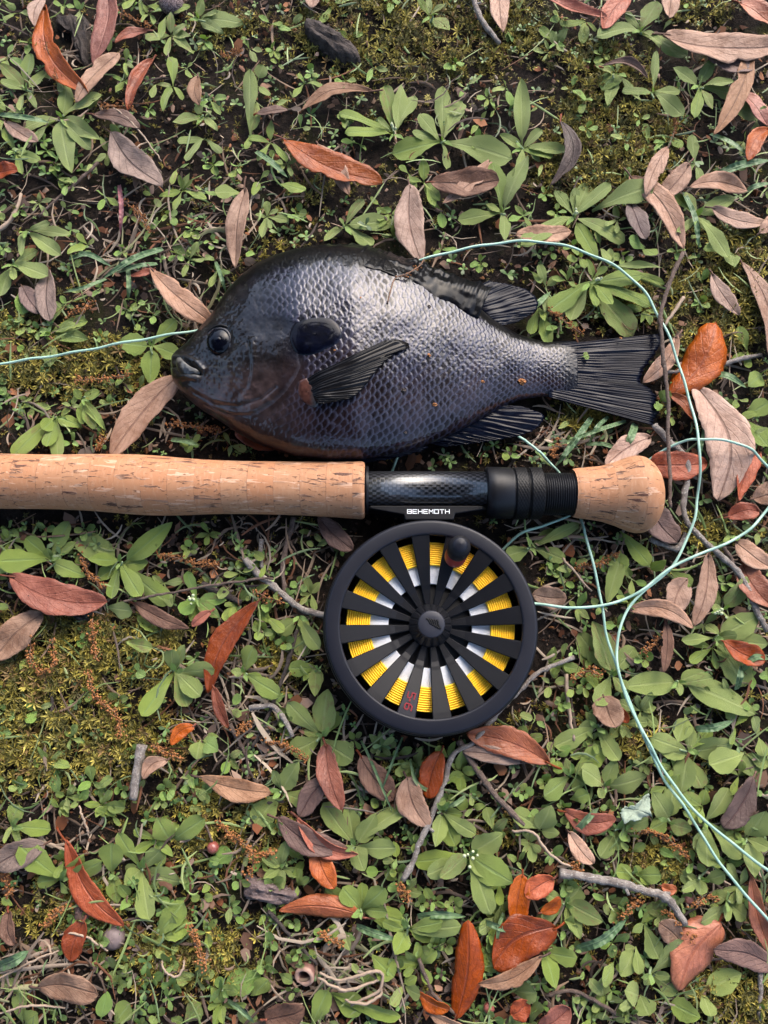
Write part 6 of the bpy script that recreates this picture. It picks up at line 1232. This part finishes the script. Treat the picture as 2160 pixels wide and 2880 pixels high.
pth = smooth_curve(np.vstack([on_body(np.array([1090., 1100, 1112]), np.array([855., 815, 785]), .001), [P(1145, 770, .034)], [P(1180, 748, .03)], [P(1192, 730, .026)]]), 20); org = [float(c) for c in pth[8]]
ps = []; r = np.random.default_rng(5)
for k in range(9, 17):
    for _ in range(3): s = r.uniform(.0003, .0006); ps.append((pth[k]+r.normal(0, .0009, 3)+np.array([(1,0,0),(0,1,0),(-1,0,0),(0,-1,0),(0,0,1),(0,0,-1)])*s, fo8))
v, f, uv = tube(pth, .00035, 6); o = obj('catkin', localise(mesh_np('catkin', v, f, [M['catstem']], True, uv), org)); o.location = org; tag(o, 'thin curved catkin stem lying over the fish back', 'catkin')
v, f = joinVF(ps); part('florets', mesh_np('florets', v, f, [M['catkin']], False), o, org)
# ------------------------------------------------------------------ unseen oak added out of frame, its crown spread overhead to darken reflections
TO = [-1.5, -1.3, 0.0]
tree = empty('added_oak_tree', TO); tag(tree, 'unseen oak tree added overhead, its low crown shading the ground and the fish', 'tree')
tb = bark('oak_bark', (.045, .036, .03), (.09, .075, .065), (.13, .12, .10), .9)
tp = smooth_curve(np.array([(-1.5,-1.3,-.15),(-1.48,-1.28,.4),(-1.40,-1.2,1.1),(-1.25,-1.05,1.9),(-1.1,-.95,2.8)]), 18); v, f, uv = tube(tp, np.interp(np.linspace(0, 1, 18), [0, .12, .5, 1], [.42, .29, .24, .16]), 20, .12, 3); part('trunk', mesh_np('trunk', v, f, [tb], True, uv), tree, TO)
r = np.random.default_rng(88); ends = []
for k, (tx, ty, tz) in enumerate([(1.0,.6,2.5),(-.4,1.1,2.6),(-2.6,.8,2.5),(-3.2,-1.2,2.7),(-1.6,-3.0,2.6),(.4,-2.2,2.5),(-.9,-.4,3.4)]):
    a = tp[9+k % 7]; e = np.array([tx, ty, tz]); m = (a+e)/2+np.array([0, 0, .35]); c = smooth_curve(np.array([a, m, e]), 12); v, f, uv = tube(c, np.linspace(.11, .02, 12), 10, .15, k); part('limb', mesh_np('limb', v, f, [tb], True, uv), tree, TO); ends += [c[5], c[8], c[11]]
n = 13000
cl = np.array(ends)[r.integers(0, len(ends), n)]; d = r.normal(0, 1, (n, 3)); d /= np.linalg.norm(d, axis=1)[:, None]; c = cl+d*(r.random(n)**.5)[:, None]*np.array([.95, .95, .5])
c = c[c[:, 2] > 1.75+.25*r.random(len(c))]; n = len(c); a = r.uniform(0, 6.28, n); L = r.uniform(.13, .23, n); el = r.normal(0, .45, n); X = np.stack([np.cos(a)*np.cos(el), np.sin(a)*np.cos(el), np.sin(el)], -1); Yd = np.stack([-np.sin(a), np.cos(a), r.normal(0, .4, n)], -1)
V = np.stack([c-X*(L*.5)[:, None], c+Yd*(L*.22)[:, None], c+X*(L*.5)[:, None], c-Yd*(L*.22)[:, None]], 1).reshape(-1, 3)
cc = np.array([(.045, .075, .022), (.06, .095, .03), (.035, .055, .02)])[r.integers(0, 3, n)]
part('crown', mesh_np('crown', V, np.arange(len(V)).reshape(-1, 4), [M['sprout']], False, None, np.repeat(np.hstack([cc, np.ones((n, 1))]), 4, 0)), tree, TO)
# unseen undergrowth added all round: a dark wall of leaves that darkens low reflections
r = np.random.default_rng(5); n = 9000; a = r.uniform(0, 2*np.pi, n); rad = 8+1.6*r.random(n)+1.2*np.sin(a*5); hgt = (2.6+.7*np.sin(a*3+1)+.5*np.sin(a*11)); z = hgt*r.random(n)**.8; c = np.stack([rad*np.cos(a), rad*np.sin(a), z], -1)
L = r.uniform(.25, .6, n); b = r.uniform(0, 6.28, n); el = r.normal(.4, .6, n); X = np.stack([np.cos(b)*np.cos(el), np.sin(b)*np.cos(el), np.sin(el)], -1); Yd = np.stack([-np.sin(b), np.cos(b), r.normal(0, .7, n)], -1)
V = np.stack([c-X*(L*.6)[:, None], c+Yd*(L*.35)[:, None], c+X*(L*.6)[:, None], c-Yd*(L*.35)[:, None]], 1).reshape(-1, 3); cc = np.array([(.04, .065, .02), (.055, .085, .025), (.03, .045, .018)])[r.integers(0, 3, n)]
wd_ = obj('added_woodland_edge', mesh_np('added_woodland_edge', V, np.arange(len(V)).reshape(-1, 4), [M['sprout']], False, None, np.repeat(np.hstack([cc, np.ones((n, 1))]), 4, 0))); tag(wd_, 'unseen dark green undergrowth added around the clearing', 'undergrowth', kind='stuff')
